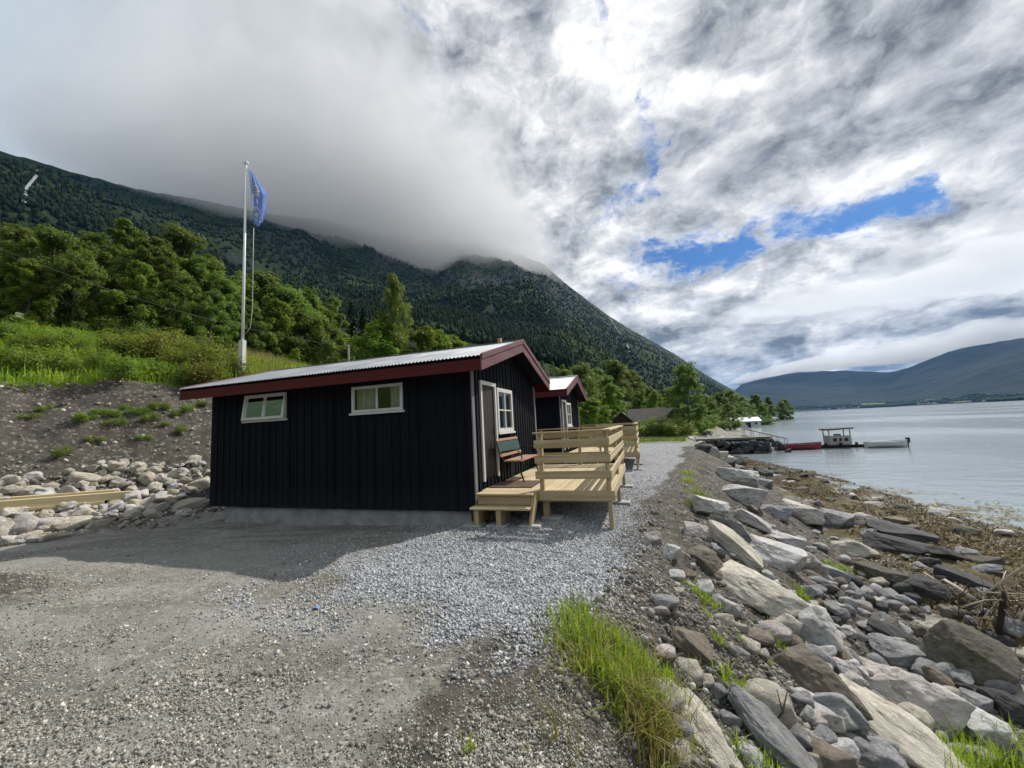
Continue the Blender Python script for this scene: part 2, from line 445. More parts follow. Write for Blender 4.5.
M['rk_dark'] = m_rock('dark_wet_rock', (.035, .036, .038), (.065, .065, .066), (.115, .11, .105), .5)
M['rk_brown'] = m_rock('brown_rock', (.11, .09, .07), (.19, .16, .125), (.29, .25, .20), .5)
M['rk_moss'] = m_rock('weedy_beach_rock', (.06, .056, .046), (.115, .105, .085), (.2, .185, .15), .4, .6)
M['rk_bank'] = m_rock('sunlit_bank_stone', (.33, .29, .22), (.46, .42, .34), (.56, .53, .46), .25)
M['rk_jetty'] = m_rock('jetty_stone', (.025, .026, .027), (.05, .05, .05), (.11, .105, .10), .5)

def mk_stone(name, stops):
    m_, g = mat(name); t = g.attr('tone'); c = g.coord()
    col = g.ramp(t, stops); n = g.noise(c, 60, 3, .6)
    col = g.mix(n.step(.5, .75)*.35, col, (.1, .1, .1))
    g.out(g.bsdf(col, .9, None, 0, .25)); return m_
M['gravel'] = mk_stone('crushed_gravel', [(0, (.14, .145, .155)), (.35, (.29, .30, .315)), (.7, (.44, .45, .465)), (1, (.62, .625, .63))])
M['pebble'] = mk_stone('mixed_pebble', [(0, (.12, .11, .09)), (.4, (.25, .235, .20)), (.75, (.38, .36, .315)), (1, (.62, .59, .53))])

# ------------------------------------------------------------------ ground height
YK = [-30, 0, 1.9, 2.5, 3.5, 5.9, 8.7, 15, 22, 35, 43, 50, 65, 100, 160, 300, 420]
XE = [-2.5, -1.25, -.95, -.82, -.55, -.2, .16, 1.35, 2.2, 3.2, 3.9, 5.0, 9.5, 15, 25, 60, 100]
XT = [1.2, 1.9, 2.05, 2.15, 2.35, 2.95, 3.85, 4.95, 5.55, 6.0, 6.0, 7.0, 11.8, 17.5, 28, 66, 106]
YS = [-30, 0, 8, 15.6, 17.3, 21, 26.5, 35, 43, 50, 65, 100, 160, 300, 420]
XS = [16, 14, 12.4, 9.9, 9.2, 9.2, 9.3, 8.2, 6.9, 8.0, 14.5, 20, 32, 75, 115]
BY = [-40, -5, 1.5, 4.7, 7.3, 11, 16, 25, 50, 100, 200, 420]
BX = [-17, -15.5, -13.8, -12.3, -10.9, -9.3, -8.6, -8.4, -9, -10, -14, -20]
def edge_e(x, y): return x - np.interp(y, YK, XE)
def bank_s(x, y):
    b = np.interp(y, BY, BX)
    sl_ = np.interp(y, [-40, 1, 4, 12, 14, 20, 60], [.87, .87, .87, .87, .92, .98, 1])
    return (b - x)*sl_
WATER = -2.2
def hgt(x, y, fine=True):
    x = np.asarray(x, float); y = np.asarray(y, float)
    z0 = np.interp(y, [0, 22, 35, 60, 100, 200], [0, -.05, -.35, -.6, -.6, -.4])
    z0 = z0 - .2*ss(-x, 8.5, 11.5)*ss(30-y, 5, 14) - .10*ss(x, -1.6, -.3)*ss(y, 4.5, 6.2)*ss(30-y, 5, 14)
    z0 = z0 - .10*ss(-x, 2.9, 3.6)*np.exp(-((y-6.8)/.8)**2) - .08*ss(-x, 4.5, 8)*np.exp(-((y-6.6)/1.2)**2)
    xe, xt, xs = np.interp(y, YK, XE), np.interp(y, YK, XT), np.interp(y, YS, XS)
    t = np.clip((x-xe)/(xt-xe), 0, 1)
    zt = WATER + .42*np.clip((xs-xt)/4, .3, 1)
    prof = t + .10*np.sin(2*pi*t)*-.5
    z = z0 + (zt - z0)*(prof*ss(t, -.25, .25)+0*t)
    t2 = np.clip((x-xt)/np.maximum(xs-xt, .3), 0, 1)
    z = np.where(x > xt, zt + (WATER - zt)*t2, z)
    z = np.where(x > xs, WATER - .07*(x-xs), z)
    z = np.maximum(z, -7)
    s = bank_s(x, y)
    pb = np.interp(s, [0, .4, 1.8, 2.3, 5.3, 6.2, 12, 20, 40, 90, 200, 420], [0, .18, .85, 1.25, 3.95, 4.25, 6.4, 8.4, 14, 27, 52, 90])
    far = ss(y, 16, 32)
    pb2 = np.interp(s, [0, 2, 6, 15, 40, 90, 200, 420], [0, .3, 1.2, 3.2, 9, 20, 44, 84])
    z = z + np.where(s > 0, pb*(1-far)+pb2*far, 0)
    # low mound at the left of the lane
    z = z + .30*np.exp(-(((x+7.3)/1.0)**2 + ((y-2.5)/.55)**2))
    if fine:
        r = np.hypot(x, y)
        e = x-xe
        sl_ = ss(e, -.3, .6)*(1-ss(e, 10, 13))
        z = z + .045*fbm(x*.5, y*.5, o=3) * (1-sl_)
        z = z + sl_*(.10*fbm(x*1.1, y*1.1, o=3) + .035*fbm(x*5, y*5, o=3))
        z = z + ss(s, .3, 1.2)*(.13*fbm(x*.9, y*.9, o=4)+.05*fbm(x*4, y*4, o=2))
        z = z + .009*fbm(x*9, y*9, o=3)
    return z
def hit(px, py, tmax=400):
    d = ray(px, py); d = d/np.linalg.norm(d)
    t = np.concatenate([np.linspace(.8, 30, 1500), np.linspace(30, tmax, 1500)])
    P = CAMP + d*t[:, None]
    below = P[:, 2] < hgt(P[:, 0], P[:, 1])
    if not below.any(): return None
    return P[np.argmax(below)]

def gravel_mask(x, y):
    e = edge_e(x, y)
    n = .35*fbm(x*1.3, y*1.3, o=4)
    yl = np.interp(x, [-6, -4.4, -3, -1.9, -.8, .5], [5.8, 4.0, 3.35, 3.0, 3.1, 3.6])
    g_ = ss(y - yl + n, -.25, .75)*ss(x + 4.5 + n*1.2, -.2, 1.1)*(1-ss(e+n*.5, -.35, .25))
    return g_*(1-ss(y, 33, 36))

def seg_d(x, y, a, b):
    dx, dy = b[0]-a[0], b[1]-a[1]; t = np.clip(((x-a[0])*dx+(y-a[1])*dy)/(dx*dx+dy*dy), 0, 1)
    return np.hypot(x-a[0]-t*dx, y-a[1]-t*dy)
def track_mask(x, y):
    w_ = .25*fbm(x*.9+2, y*.9, o=3)
    t = np.maximum(np.exp(-((seg_d(x, y, (-11, 3.2), (-4.6, 4.7))+w_)/.62)**2), .8*np.exp(-((seg_d(x, y, (-8, 1.7), (-2.6, 3.0))+w_)/.34)**2))
    return np.maximum(t, .7*np.exp(-((seg_d(x, y, (-4.2, .9), (-1.6, 2.4))+w_)/.25)**2))
def build_ground():
    r = np.geomspace(.55, 420, 600)
    az = np.concatenate([np.arange(-84, 56, .26), np.arange(56, 276, 5.0)])
    A = np.radians(az); nr, na = len(r), len(az)
    R, AA = np.meshgrid(r, A, indexing='ij')
    X = R*np.sin(AA); Y = R*np.cos(AA)
    Z = hgt(X, Y)
    V = np.stack([X, Y, Z], -1).reshape(-1, 3)
    i = np.arange(nr-1)[:, None]; j = np.arange(na)[None]
    a = i*na+j; b = i*na+(j+1) % na
    Fq = np.stack([a, b, b+na, a+na], -1).reshape(-1, 4)[:, ::-1]
    V = np.vstack([V, [[0, 0, float(hgt(0, 0))]]]); c = len(V)-1
    Ft = np.stack([np.full(na, c), np.arange(na), (np.arange(na)+1) % na], -1)[:, ::-1]
    x, y, z = V.T
    e, s = edge_e(x, y), bank_s(x, y)
    n = fbm(x*.8, y*.8, o=4)
    xs = np.interp(y, YS, XS); xt = np.interp(y, YK, XT)
    gm = gravel_mask(x, y)
    soil = ss(e + .25*n, -1.0, .0)*(1-ss(x-xt, -.4, .6))*(1-ss(y, 26, 30))
    soil = np.maximum(soil, ss(s+.3*n, .2, .6)*(1-ss(s+.3*n, 5.2, 6.0))*(1-ss(y, 14, 22)))
    soil = np.maximum(soil, np.exp(-(((x+7.3)/1.0)**2 + ((y-2.5)/.6)**2)))
    grass = ss(s + .5*n, 5.2, 6.2)
    grass = np.maximum(grass, .8*ss(y + 3*n, 34, 37)*(1-ss(e, .0, .8)))
    grass = np.maximum(grass, ss(s+.6*n, .5, 2)*ss(y, 14, 20))
    beach = ss(x - xt + .5*n, -.5, .4)
    weed = ss(x - xt + .9*n + np.interp(y, [4, 7, 9, 11, 20], [-2.6, -1.5, -.2, .5, .8]), .3, 1.1)*beach
    weed = weed*(1-ss(y, 45, 60))
    wet = ss(WATER+.12-z+.05*n, 0, .1)
    me = mesh_np('ground', V, [Fq, Ft], [M['ground']], True,
                 dict(track=track_mask(x, y), gravel=gm, soil=soil, grassy=grass, beach=beach, weed=weed, wet=wet))
    tag(link('ground', me), kind='structure')
def mk_ground():
    m_, g = mat('ground_surface'); p = g.pos(); x, y, z = g.sep(p)
    ga, so, gr, be, we, wt = (g.attr(k) for k in ('gravel', 'soil', 'grassy', 'beach', 'weed', 'wet'))
    # packed lane: crushed grey-brown with fines
    big = g.noise(p, .55, 5, .6); mid = g.noise(p, 3.2, 6, .65); fine = g.noise(p, 38, 4, .7)
    # wheel tracks: long soft streaks across the lane
    tr = g.noise(g.vec(x*.35+y*.25, y*1.5-x*.35, 0.0), 1.2, 4, .55)
    lane = g.ramp((big*.35+mid*.38+tr*.6).lin(.46, .86, 0, 1).clamp(), [(0, (.085, .079, .064)), (.5, (.165, .158, .136)), (1, (.29, .284, .262))])
    vp = g.vor(p, 34, 'F1', 'Color'); vps = g.sep(vp)[0]
    lane = g.mix((vps.step(.72, .98))*.5, lane, (.46, .44, .39))
    lane = g.mix((fine.step(.55, .75))*.35, lane, (.07, .065, .055))
    tk = g.attr('track')
    lane = g.mix((tk*(mid*.8+.35)).clamp()*.75, lane, g.mix(fine.step(.35, .7), (.20, .198, .182), (.285, .282, .265)))
    # gravel
    vg = g.vor(p, 32, 'F1', 'Color'); vgd = g.vor(p, 32, 'F1'); vv = g.sep(vg)[1]
    grav = g.ramp(vv, [(0, (.15, .155, .165)), (.4, (.27, .275, .29)), (.75, (.39, .40, .415)), (1, (.56, .565, .575))])
    grav = g.mix(vgd.step(.35, .75)*.6, grav, (.05, .052, .058))
    ed = (ga + (mid-.5)*.9 + (g.noise(p, 14, 4, .7)-.5)*.7).step(.25, .95)
    col = g.mix(ed, lane, grav)
    # soil
    s1 = g.noise(p, 4.5, 7, .7); s2 = g.noise(p, 22, 5, .7)
    soil = g.ramp((s1*.6+s2*.5).lin(.35, .75, 0, 1).clamp(), [(0, (.026, .022, .017)), (.5, (.068, .060, .049)), (1, (.145, .132, .112))])
    soil = g.mix(g.sep(g.vor(p, 17, 'F1', 'Color'))[0].step(.82, .97)*.6, soil, (.28, .26, .225))
    col = g.mix((so + (mid-.5)*.5).step(.3, .65), col, soil)
    # beach
    b1 = g.sep(g.vor(p, 9, 'F1', 'Color'))[0]
    beach = g.ramp(b1, [(0, (.07, .066, .055)), (.5, (.15, .14, .12)), (1, (.27, .255, .22))])
    beach = g.mix(g.noise(p, 1.2, 5, .6).step(.50, .60), beach, (.30, .28, .235))
    col = g.mix((be + (mid-.5)*.4).step(.35, .6), col, beach)
    w1 = g.noise(p, 2.6, 7, .7, .6); w2 = g.noise(p, 16, 5, .7)
    weed = g.ramp((w1*.6+w2*.5).lin(.38, .74, 0, 1).clamp(), [(0, (.020, .016, .008)), (.45, (.075, .056, .022)), (.75, (.135, .11, .045)), (1, (.27, .24, .15))])
    col = g.mix((we + (w1-.5)*.6).step(.3, .6), col, weed)
    gg = g.ramp(g.noise(p, 2.0, 7, .7).lin(.3, .7, 0, 1).clamp(), [(0, (.06, .095, .016)), (.5, (.12, .165, .032)), (1, (.22, .225, .065))])
    col = g.mix((gr + (mid-.5)*.5).step(.35, .65), col, gg)
    col = g.mix(wt*.55, col, (.03, .026, .018))
    h = (1.0-vgd)*.9*ed + fine*.35 + mid*.25 + s2*so*.8 + w2*we*1.2 + (1.0-g.vor(p, 34))*.35
    rough = wt.lin(0, 1, .92, .45)
    g.out(g.bsdf(col, rough, g.bump(h, .9, .022), 0, .3)); return m_
M['ground'] = mk_ground()
build_ground()

# ------------------------------------------------------------------ water
def mk_water():
    m_, g = mat('fjord_water'); p = g.pos(); x, y, z = g.sep(p)
    w1 = g.noise(g.vec(x*.55+y*.25, y*.9-x*.2, 0.0), 1.1, 5, .6, .5); w2 = g.noise(g.vec(x*.16, y*.35, 0.0), .6, 4, .55, .3)
    w3 = g.noise(p, 6.0, 4, .6)
    h = w1*.55 + w2*1.0 + w3*.12
    streak = g.noise(g.vec(x*.02+y*.004, y*.012-x*.002, 0.0), 1.0, 5, .6).step(.45, .62)
    col = g.mix(streak, (.23, .275, .295), (.265, .31, .33))
    rough = streak.lin(0, 1, .14, .20)
    g.out(g.bsdf(col, rough, g.bump(h, .30, .25), 0, .5, IOR=1.33)); return m_
M['water'] = mk_water()
def build_water():
    xs = np.concatenate([[-2500, -400, -30], np.linspace(0, 60, 40), np.geomspace(70, 20000, 30)])
    ys = np.concatenate([[-20000, -3000, -400, -40], np.linspace(0, 120, 60), np.geomspace(135, 20000, 30)])
    X, Y = np.meshgrid(xs, ys, indexing='ij'); nx, ny = X.shape
    V = np.stack([X, Y, np.full_like(X, WATER)], -1).reshape(-1, 3)
    i = np.arange(nx-1)[:, None]; j = np.arange(ny-1)[None]; a = i*ny+j
    Fq = np.stack([a, a+ny, a+ny+1, a+1], -1).reshape(-1, 4)
    tag(link('water', mesh_np('water', V, Fq, [M['water']], True)), kind='structure')
build_water()

# ------------------------------------------------------------------ mountains
MA = [-235, -200, -160, -118, -95, -72, -60, -46, -34, -22, -12.5, -8.5, -4.8, -1, 2.8, 6.2, 9.6, 12, 13.5, 15, 16.6, 19]  # first entries: unseen hills behind camera, added to darken panes and cut sky light
ME = [9, 16, 21, 24, 25, 25.8, 26.4, 27.2, 27, 26, 22.5, 18.8, 15.6, 12.6, 9.9, 7.0, 4.15, 2.35, 1.5, .8, .25, 0]
MR = [1500, 1400, 1300, 1250, 1250, 1260, 1350, 1500, 1650, 1800, 1950, 2050, 2150, 2230, 2320, 2450, 2650, 2750, 2850, 2950, 3000, 3000]
MBs = [250, 250, 250, 250, 250, 250, 250, 250, 250, 260, 280, 300, 330, 400, 480, 620, 850, 1150, 1400, 1900, 2500, 2600]
def mtn(a, r):
    """a in degrees"""
    E_ = np.interp(a, MA, ME); R_ = np.interp(a, MA, MR); B_ = np.interp(a, MA, MBs)
    zc = CH + R_*np.tan(np.radians(E_))
    zb = np.interp(a, [-118, -30, -12, 0, 8, 13, 15.6, 16.8, 18, 19], [60, 55, 38, 22, 8, 3, .8, -1.5, -4, -6])
    zb = (zb+7)*np.clip((r-60)/(B_-60), 0, 1.0)**1.2 - 7
    t = np.clip((r-B_)/(R_-B_), 0, 1)
    f = .55*t + .45*t**1.7
    x, y = r*np.sin(np.radians(a)), r*np.cos(np.radians(a))
    z = zb + (np.maximum(zc-zb, 0))*f
    k = ss(t, .02, .35)*(1-ss(t, .62, .95)*.82)
    amp = np.maximum(zc-zb, 0)
    n = fbm(x/260+9, y/260, o=5, g=.5)
    rid = 1-np.abs(fbm(x/420+3, y/420+8, o=4))
    z = z + k*amp*(.07*n + .085*(rid-.62))
    z = z - np.maximum(r-R_, 0)*.55
    return z
def build_mountain():
    az = np.concatenate([np.arange(-235, -76, 1.5), np.arange(-76, 19.01, .2)])
    r = np.concatenate([np.geomspace(110, 3050, 350), [3300, 3700, 4200]])
    R, A = np.meshgrid(r, az, indexing='ij'); nr, na = R.shape
    Z = np.maximum(mtn(A, R), -8)
    X = R*np.sin(np.radians(A)); Y = R*np.cos(np.radians(A))
    V = np.stack([X, Y, Z], -1).reshape(-1, 3)
    i = np.arange(nr-1)[:, None]; j = np.arange(na-1)[None]; a = i*na+j
    Fq = np.stack([a, a+na, a+na+1, a+1], -1).reshape(-1, 4)
    me = mesh_np('mountain', V, Fq, [M['mtn']], True)
    tag(link('mountain', me), kind='structure')
def mk_mtn():
    m_, g = mat('wooded_mountain_side'); p = g.pos(); x, y, z = g.sep(p)
    ge = g.new('ShaderNodeNewGeometry'); nz = g.sep(S(g.nt, ge.outputs['Normal']))[2]
    n1 = g.noise(p, .0035, 7, .65, .4); n2 = g.noise(p, .045, 6, .7); n3 = g.noise(p, .16, 4, .7)
    col = g.ramp((n1*.55+n2*.3+n3*.25).lin(.38, .72, 0, 1).clamp(), [(0, (.008, .019, .009)), (.45, (.018, .034, .013)), (.8, (.038, .062, .019)), (1, (.065, .092, .028))])
    rock = (g.noise(g.vec(x*.012+y*.012, z*.004, y*.006), 1.0, 6, .65, .6)*1.0 + z.lin(150, 650, -.12, .16) - (nz-.75)*1.1).step(.60, .72)
    rc = g.ramp(n2, [(.3, (.014, .017, .020)), (.7, (.042, .046, .050))])
    col = g.mix(rock*.8, col, rc)
    g.out(g.bsdf(col, .95, g.bump(n2*1.0+n3*.6, .8, 6.0), 0, .1)); return m_
M['mtn'] = mk_mtn()
build_mountain()

# far side of the fjord
FA = [9, 10.5, 12, 14, 18, 22, 25.5, 27, 30, 35, 45, 60, 80]
FE = [.3, 2.3, 3.5, 4.0, 4.5, 4.3, 3.5, 3.7, 4.6, 5.3, 6.5, 7, 7]
FB = [3000, 3000, 3000, 3000, 3100, 3100, 3000, 2900, 2600, 2100, 1700, 1500, 1500]
FRR = [7000, 7000, 7000, 7000, 7200, 7200, 7000, 6800, 6500, 6000, 5500, 5200, 5200]
def farm(a, r):
    E_ = np.interp(a, FA, FE); B_ = np.interp(a, FA, FB); R_ = np.interp(a, FA, FRR)
    zc = R_*np.tan(np.radians(E_))
    t = np.clip((r-B_)/(R_-B_), 0, 1)
    x, y = r*np.sin(np.radians(a)), r*np.cos(np.radians(a))
    foot = .075*np.clip(t/.3, 0, 1)
    z = WATER-3 + 5.2*ss(t, 0, .01) + zc*(foot*(1-ss(t, .25, .6)) + ss(t, .18, 1.0)**.9*1.0*ss(t, .1, .5))
    z = z + zc*ss(t, .12, .5)*.075*fbm(x/700, y/700, o=5) + ss(t, .01, .05)*8*fbm(x/220, y/220+3, o=3)*(1-ss(t, .3, .5))
    return z - np.maximum(r-R_, 0)*.3
def build_far():
    az = np.arange(9, 80.01, .2); tt = np.concatenate([[-.01, 0, .004, .008], np.linspace(.012, 1, 130), [1.15, 1.3]])
    T, A = np.meshgrid(tt, az, indexing='ij'); nr, na = T.shape
    B_ = np.interp(A, FA, FB); R_ = np.interp(A, FA, FRR); R = B_ + T*(R_-B_)
    Z = farm(A, R); X = R*np.sin(np.radians(A)); Y = R*np.cos(np.radians(A))
    V = np.stack([X, Y, Z], -1).reshape(-1, 3)
    i = np.arange(nr-1)[:, None]; j = np.arange(na-1)[None]; a = i*na+j
    Fq = np.stack([a, a+na, a+na+1, a+1], -1).reshape(-1, 4)
    fl = ss(fbm(X/260+4, Y/700, o=2), .05, .25)*ss(T, .012, .03)*(1-ss(T, .16, .30))
    fl = np.maximum(fl, np.exp(-((A-32.5)/1.6)**2)*ss(T, .02, .05)*(1-ss(T, .14, .2)))
    me = mesh_np('far_mountain', V, Fq, [M['farm']], True, dict(field=fl.ravel()))
    tag(link('far_mountain', me), kind='structure')
def mk_farm():
    m_, g = mat('far_fjord_side'); p = g.pos(); f = g.attr('field')
    n1 = g.noise(p, .0018, 7, .65, .4); n2 = g.noise(p, .02, 6, .7)
    col = g.ramp((n1*.6+n2*.5).lin(.38, .7, 0, 1).clamp(), [(0, (.004, .009, .010)), (.5, (.007, .014, .013)), (1, (.014, .023, .016))])
    fc = g.mix(g.sep(g.vor(p, .006, 'F1', 'Color'))[0], (.10, .15, .035), (.24, .27, .07))
    col = g.mix((f + (n2-.5)*.7).step(.4, .6), col, fc)
    g.out(g.bsdf(col, .95, g.bump(n2, 1.0, 12.0), 0, .1)); return m_
M['farm'] = mk_farm()
build_far()

# ------------------------------------------------------------------ clouds on the mountains, haze
def m_vol(name, dens, col=(1, 1, 1), aniso=0.0):
    m_, g = mat(name)
    n = g.new('ShaderNodeVolumePrincipled'); g.put(col, n.inputs['Color']); n.inputs['Density'].default_value = dens
    n.inputs['Anisotropy'].default_value = aniso
    g.out(S(g.nt, n.outputs[0]), 'Volume'); return m_
def cloud_tube(name, a0, a1, rc, wr, wz, zc, label, dens, amp, fs, na=110, nc=56, seed=0, aniso=0.2):
    az = np.linspace(a0, a1, na); th = np.linspace(0, 2*pi, nc, endpoint=False)
    A, T = np.meshgrid(az, th, indexing='ij')
    u = (A-a0)/(a1-a0); cap = np.sqrt(np.clip(1-(2*u-1)**4, 0, 1))
    rcv, wrv, wzv, zcv = (np.interp(A, *k) if isinstance(k, tuple) else np.full_like(A, k) for k in (rc, wr, wz, zc))
    cr, cz = wrv*np.cos(T)*cap, wzv*np.sign(np.sin(T))*np.abs(np.sin(T))**.8*cap
    x, y, z = (rcv+cr)*np.sin(np.radians(A)), (rcv+cr)*np.cos(np.radians(A)), zcv+cz
    d = amp*fbm(x/fs+seed, y/fs, z/fs*1.3, o=6, g=.62) + amp*.4*np.abs(fbm(x/fs*3.3+seed, y/fs*3.3, z/fs*3.3, o=3))
    k = 1 + np.clip(d, -.62, 1.2)*np.where(np.sin(T) < -.3, .55, 1.0)
    r = rcv + cr*k; z = zcv + cz*k
    V = np.stack([r*np.sin(np.radians(A)), r*np.cos(np.radians(A)), z], -1).reshape(-1, 3)
    i = np.arange(na-1)[:, None]; j = np.arange(nc)[None]
    a = i*nc+j; b = i*nc+(j+1) % nc
    Fq = np.stack([a, b, b+nc, a+nc], -1).reshape(-1, 4)
    e0 = np.arange(nc)[None, ::-1]; e1 = ((na-1)*nc+np.arange(nc))[None]
    me = mesh_np(name, V, [Fq, e0, e1], [m_vol(name+'_vapour', dens, (.985, .985, .99), aniso)], True)
    o = link(name, me); tag(o, label, 'cloud', None, 'stuff'); return o
for k_, (f_, dn_, up_) in enumerate(((1.0, .0013, 0), (.80, .0018, -15), (.60, .0028, -40))):
    cloud_tube('cloud', -66-8*f_, -23+14.5*f_, ([-74, -60, -50, -34, -20, -9], [1340, 1380, 1410, 1460, 1560, 1770]), ([-74, -50, -34, -20, -9], [x*f_ for x in (240, 420, 560, 520, 330)]),
           ([-74, -60, -50, -30, -18, -9], [x*f_ for x in (120, 260, 360, 400, 330, 190)]), ([-74, -60, -50, -45, -34, -20, -9], [x_+up_-(1-f_)*w_*.9 for x_, w_ in zip((775, 865, 905, 900, 875, 830, 700), (120, 260, 360, 370, 390, 340, 190))]),
           ['outer veil of the grey cloud bank on the mountain crest', 'grey cloud bank resting on the crest of the wooded mountain', 'dense grey heart of the cloud bank on the mountain crest'][k_], dn_, .42, 330, 240, 110, seed=k_*3.7, aniso=0.0)
for k_, (f_, dn_) in enumerate(((1.0, .0030),)):
    cloud_tube('cloud', 10.5+2*(1-f_), 60, 6300, 520*f_, ([10, 20, 35, 60], [x*f_ for x in (90, 80, 110, 130)]), ([10, 13, 18, 24, 30, 35, 60], [430, 500, 575, 580, 600, 655, 760]),
           ['white cloud strip lying along the blue mountains across the fjord'][k_], dn_, .6, 420, seed=5+k_*2)
for k_, (f_, dn_) in enumerate(((1.0, .0010), (.62, .0020))):
    cloud_tube('cloud', 9+9*(1-f_), 110, ([5, 110], [8300, 7600]), ([9, 30, 50, 110], [1300*f_, 1900*f_, 2100*f_, 2100*f_]), ([9, 30, 60, 110], [110*f_, 150*f_, 190*f_, 190*f_]), 1780,
               ['thin veil of the broad cloud layer across the fjord', 'broad grey cloud layer shading the mountains across the fjord'][k_], dn_, .75, 1300, 200, 90, seed=9+k_*2.3)
hz = MB().box(-9000, 14000, -9000, 14000, -9, 1150).build('haze', m_vol('air_haze', 3.4e-5, (.20, .50, 1.0)))
tag(hz, 'thin bluish air haze over the fjord and mountains', 'haze', None, 'stuff')

# ------------------------------------------------------------------ cabins
L, D, WT, SL = 6.75, 4.4, 2.72, .287        # length, depth, wall top, roof slope; local origin = corner by the steps
OVE, OVG, OVL = .38, .40, .48
def clad(mb, plane, u0, u1, z0, ztop, opens, t=.022, pitch=.2, bat=.055, bt=.02):
    """vertical boards and battens. plane(u, z, out)->xyz ; opens: (ua, ub, za, zb)"""
    us = list(np.arange(u0, u1-1e-6, pitch)) + [u1]
    cuts = sorted(set(us + [o[0] for o in opens if u0 < o[0] < u1] + [o[1] for o in opens if u0 < o[1] < u1]))
    def strip(a, b, o0, o1):
        mid = (a+b)/2; segs = [(z0, None)]
        for oa, ob, za, zb in opens:
            if oa < mid < ob:
                ns = []
                for s0, s1 in segs:
                    if s1 is None:
                        if za > s0+.01: ns.append((s0, za))
                        ns.append((zb, None))
                    else: ns.append((s0, s1))
                segs = ns
        for s0, s1 in segs:
            za, zb = (s1, s1) if s1 is not None else (ztop(a), ztop(b))
            if max(za, zb) <= s0 + .005: continue
            P = [plane(a, s0, o0), plane(b, s0, o0), plane(b, zb, o0), plane(a, za, o0), plane(a, s0, o1), plane(b, s0, o1), plane(b, zb, o1), plane(a, za, o1)]
            mb.add(P, [(3, 2, 1, 0), (4, 5, 6, 7), (0, 1, 5, 4), (1, 2, 6, 5), (2, 3, 7, 6), (3, 0, 4, 7)])
    for a, b in zip(cuts[:-1], cuts[1:]): strip(a, b, 0, t)
    for k in us[1:-1]:
        a, b = k-bat/2, k+bat/2
        for oa, ob, za, zb in opens:
            if a < oa < b: b = oa
            if a < ob < b: a = ob
        if b-a > .01: strip(a, b, t+.0005, t+bt)

def window(parent, plane, u0, u1, z0, z1, mull, trans, fw=.06, open_deg=0, sill=True):
    """frame with panes; plane(u,z,out)"""
    def P(u, z, o):
        if open_deg:                                    # top hung casement swung outward at the bottom
            h = z1 - z; return plane(u, z1 - h*cos(radians(open_deg)), o + h*sin(radians(open_deg)))
        return plane(u, z, o)
    def bx(mb, a, b, c, d, o0, o1, PP=P):
        mb.add([PP(a, c, o0), PP(b, c, o0), PP(b, d, o0), PP(a, d, o0), PP(a, c, o1), PP(b, c, o1), PP(b, d, o1), PP(a, d, o1)],
               [(3, 2, 1, 0), (4, 5, 6, 7), (0, 1, 5, 4), (1, 2, 6, 5), (2, 3, 7, 6), (3, 0, 4, 7)])
    f = MB()
    bx(f, u0, u0+fw, z0, z1, .0, .055); bx(f, u1-fw, u1, z0, z1, .0, .055)
    bx(f, u0+fw, u1-fw, z0, z0+fw, .0, .055); bx(f, u0+fw, u1-fw, z1-fw, z1, .0, .055)
    for k in mull: bx(f, k-.022, k+.022, z0+fw, z1-fw, .005, .045)
    for k in trans: bx(f, u0+fw, u1-fw, k-.014, k+.014, .008, .042)
    o = f.build('window', M['white'], parent, .004)
    p = MB(); p.add([P(u0+fw, z0+fw, .02), P(u1-fw, z0+fw, .02), P(u1-fw, z1-fw, .02), P(u0+fw, z1-fw, .02)], [(0, 1, 2, 3)])
    p.build('pane', M['glass'], o)
    if sill:
        sm = MB(); bx(sm, u0-.04, u1+.04, z0-.045, z0-.004, 0, .085, plane); sm.build('sill', M['white'], o, .004)
    # curtains: two gathered cloths inside
    for (a, b) in ((u0+.02, u0+(u1-u0)*.44), (u0+(u1-u0)*.70, u1-.02)):
        c = MB(); n = 40; V = []
        for i in range(n+1):
            uu = a+(b-a)*i/n; oo = -.10+.022*sin(i*1.25)+.01*sin(i*.51)
            V += [plane(uu, z0-.03, oo), plane(uu, z1+.03, oo*.9-.01)]
        c.add(V, [(2*i, 2*i+2, 2*i+3, 2*i+1) for i in range(n)], True)
        c.build('curtain', M['curtain'], o)
    return o

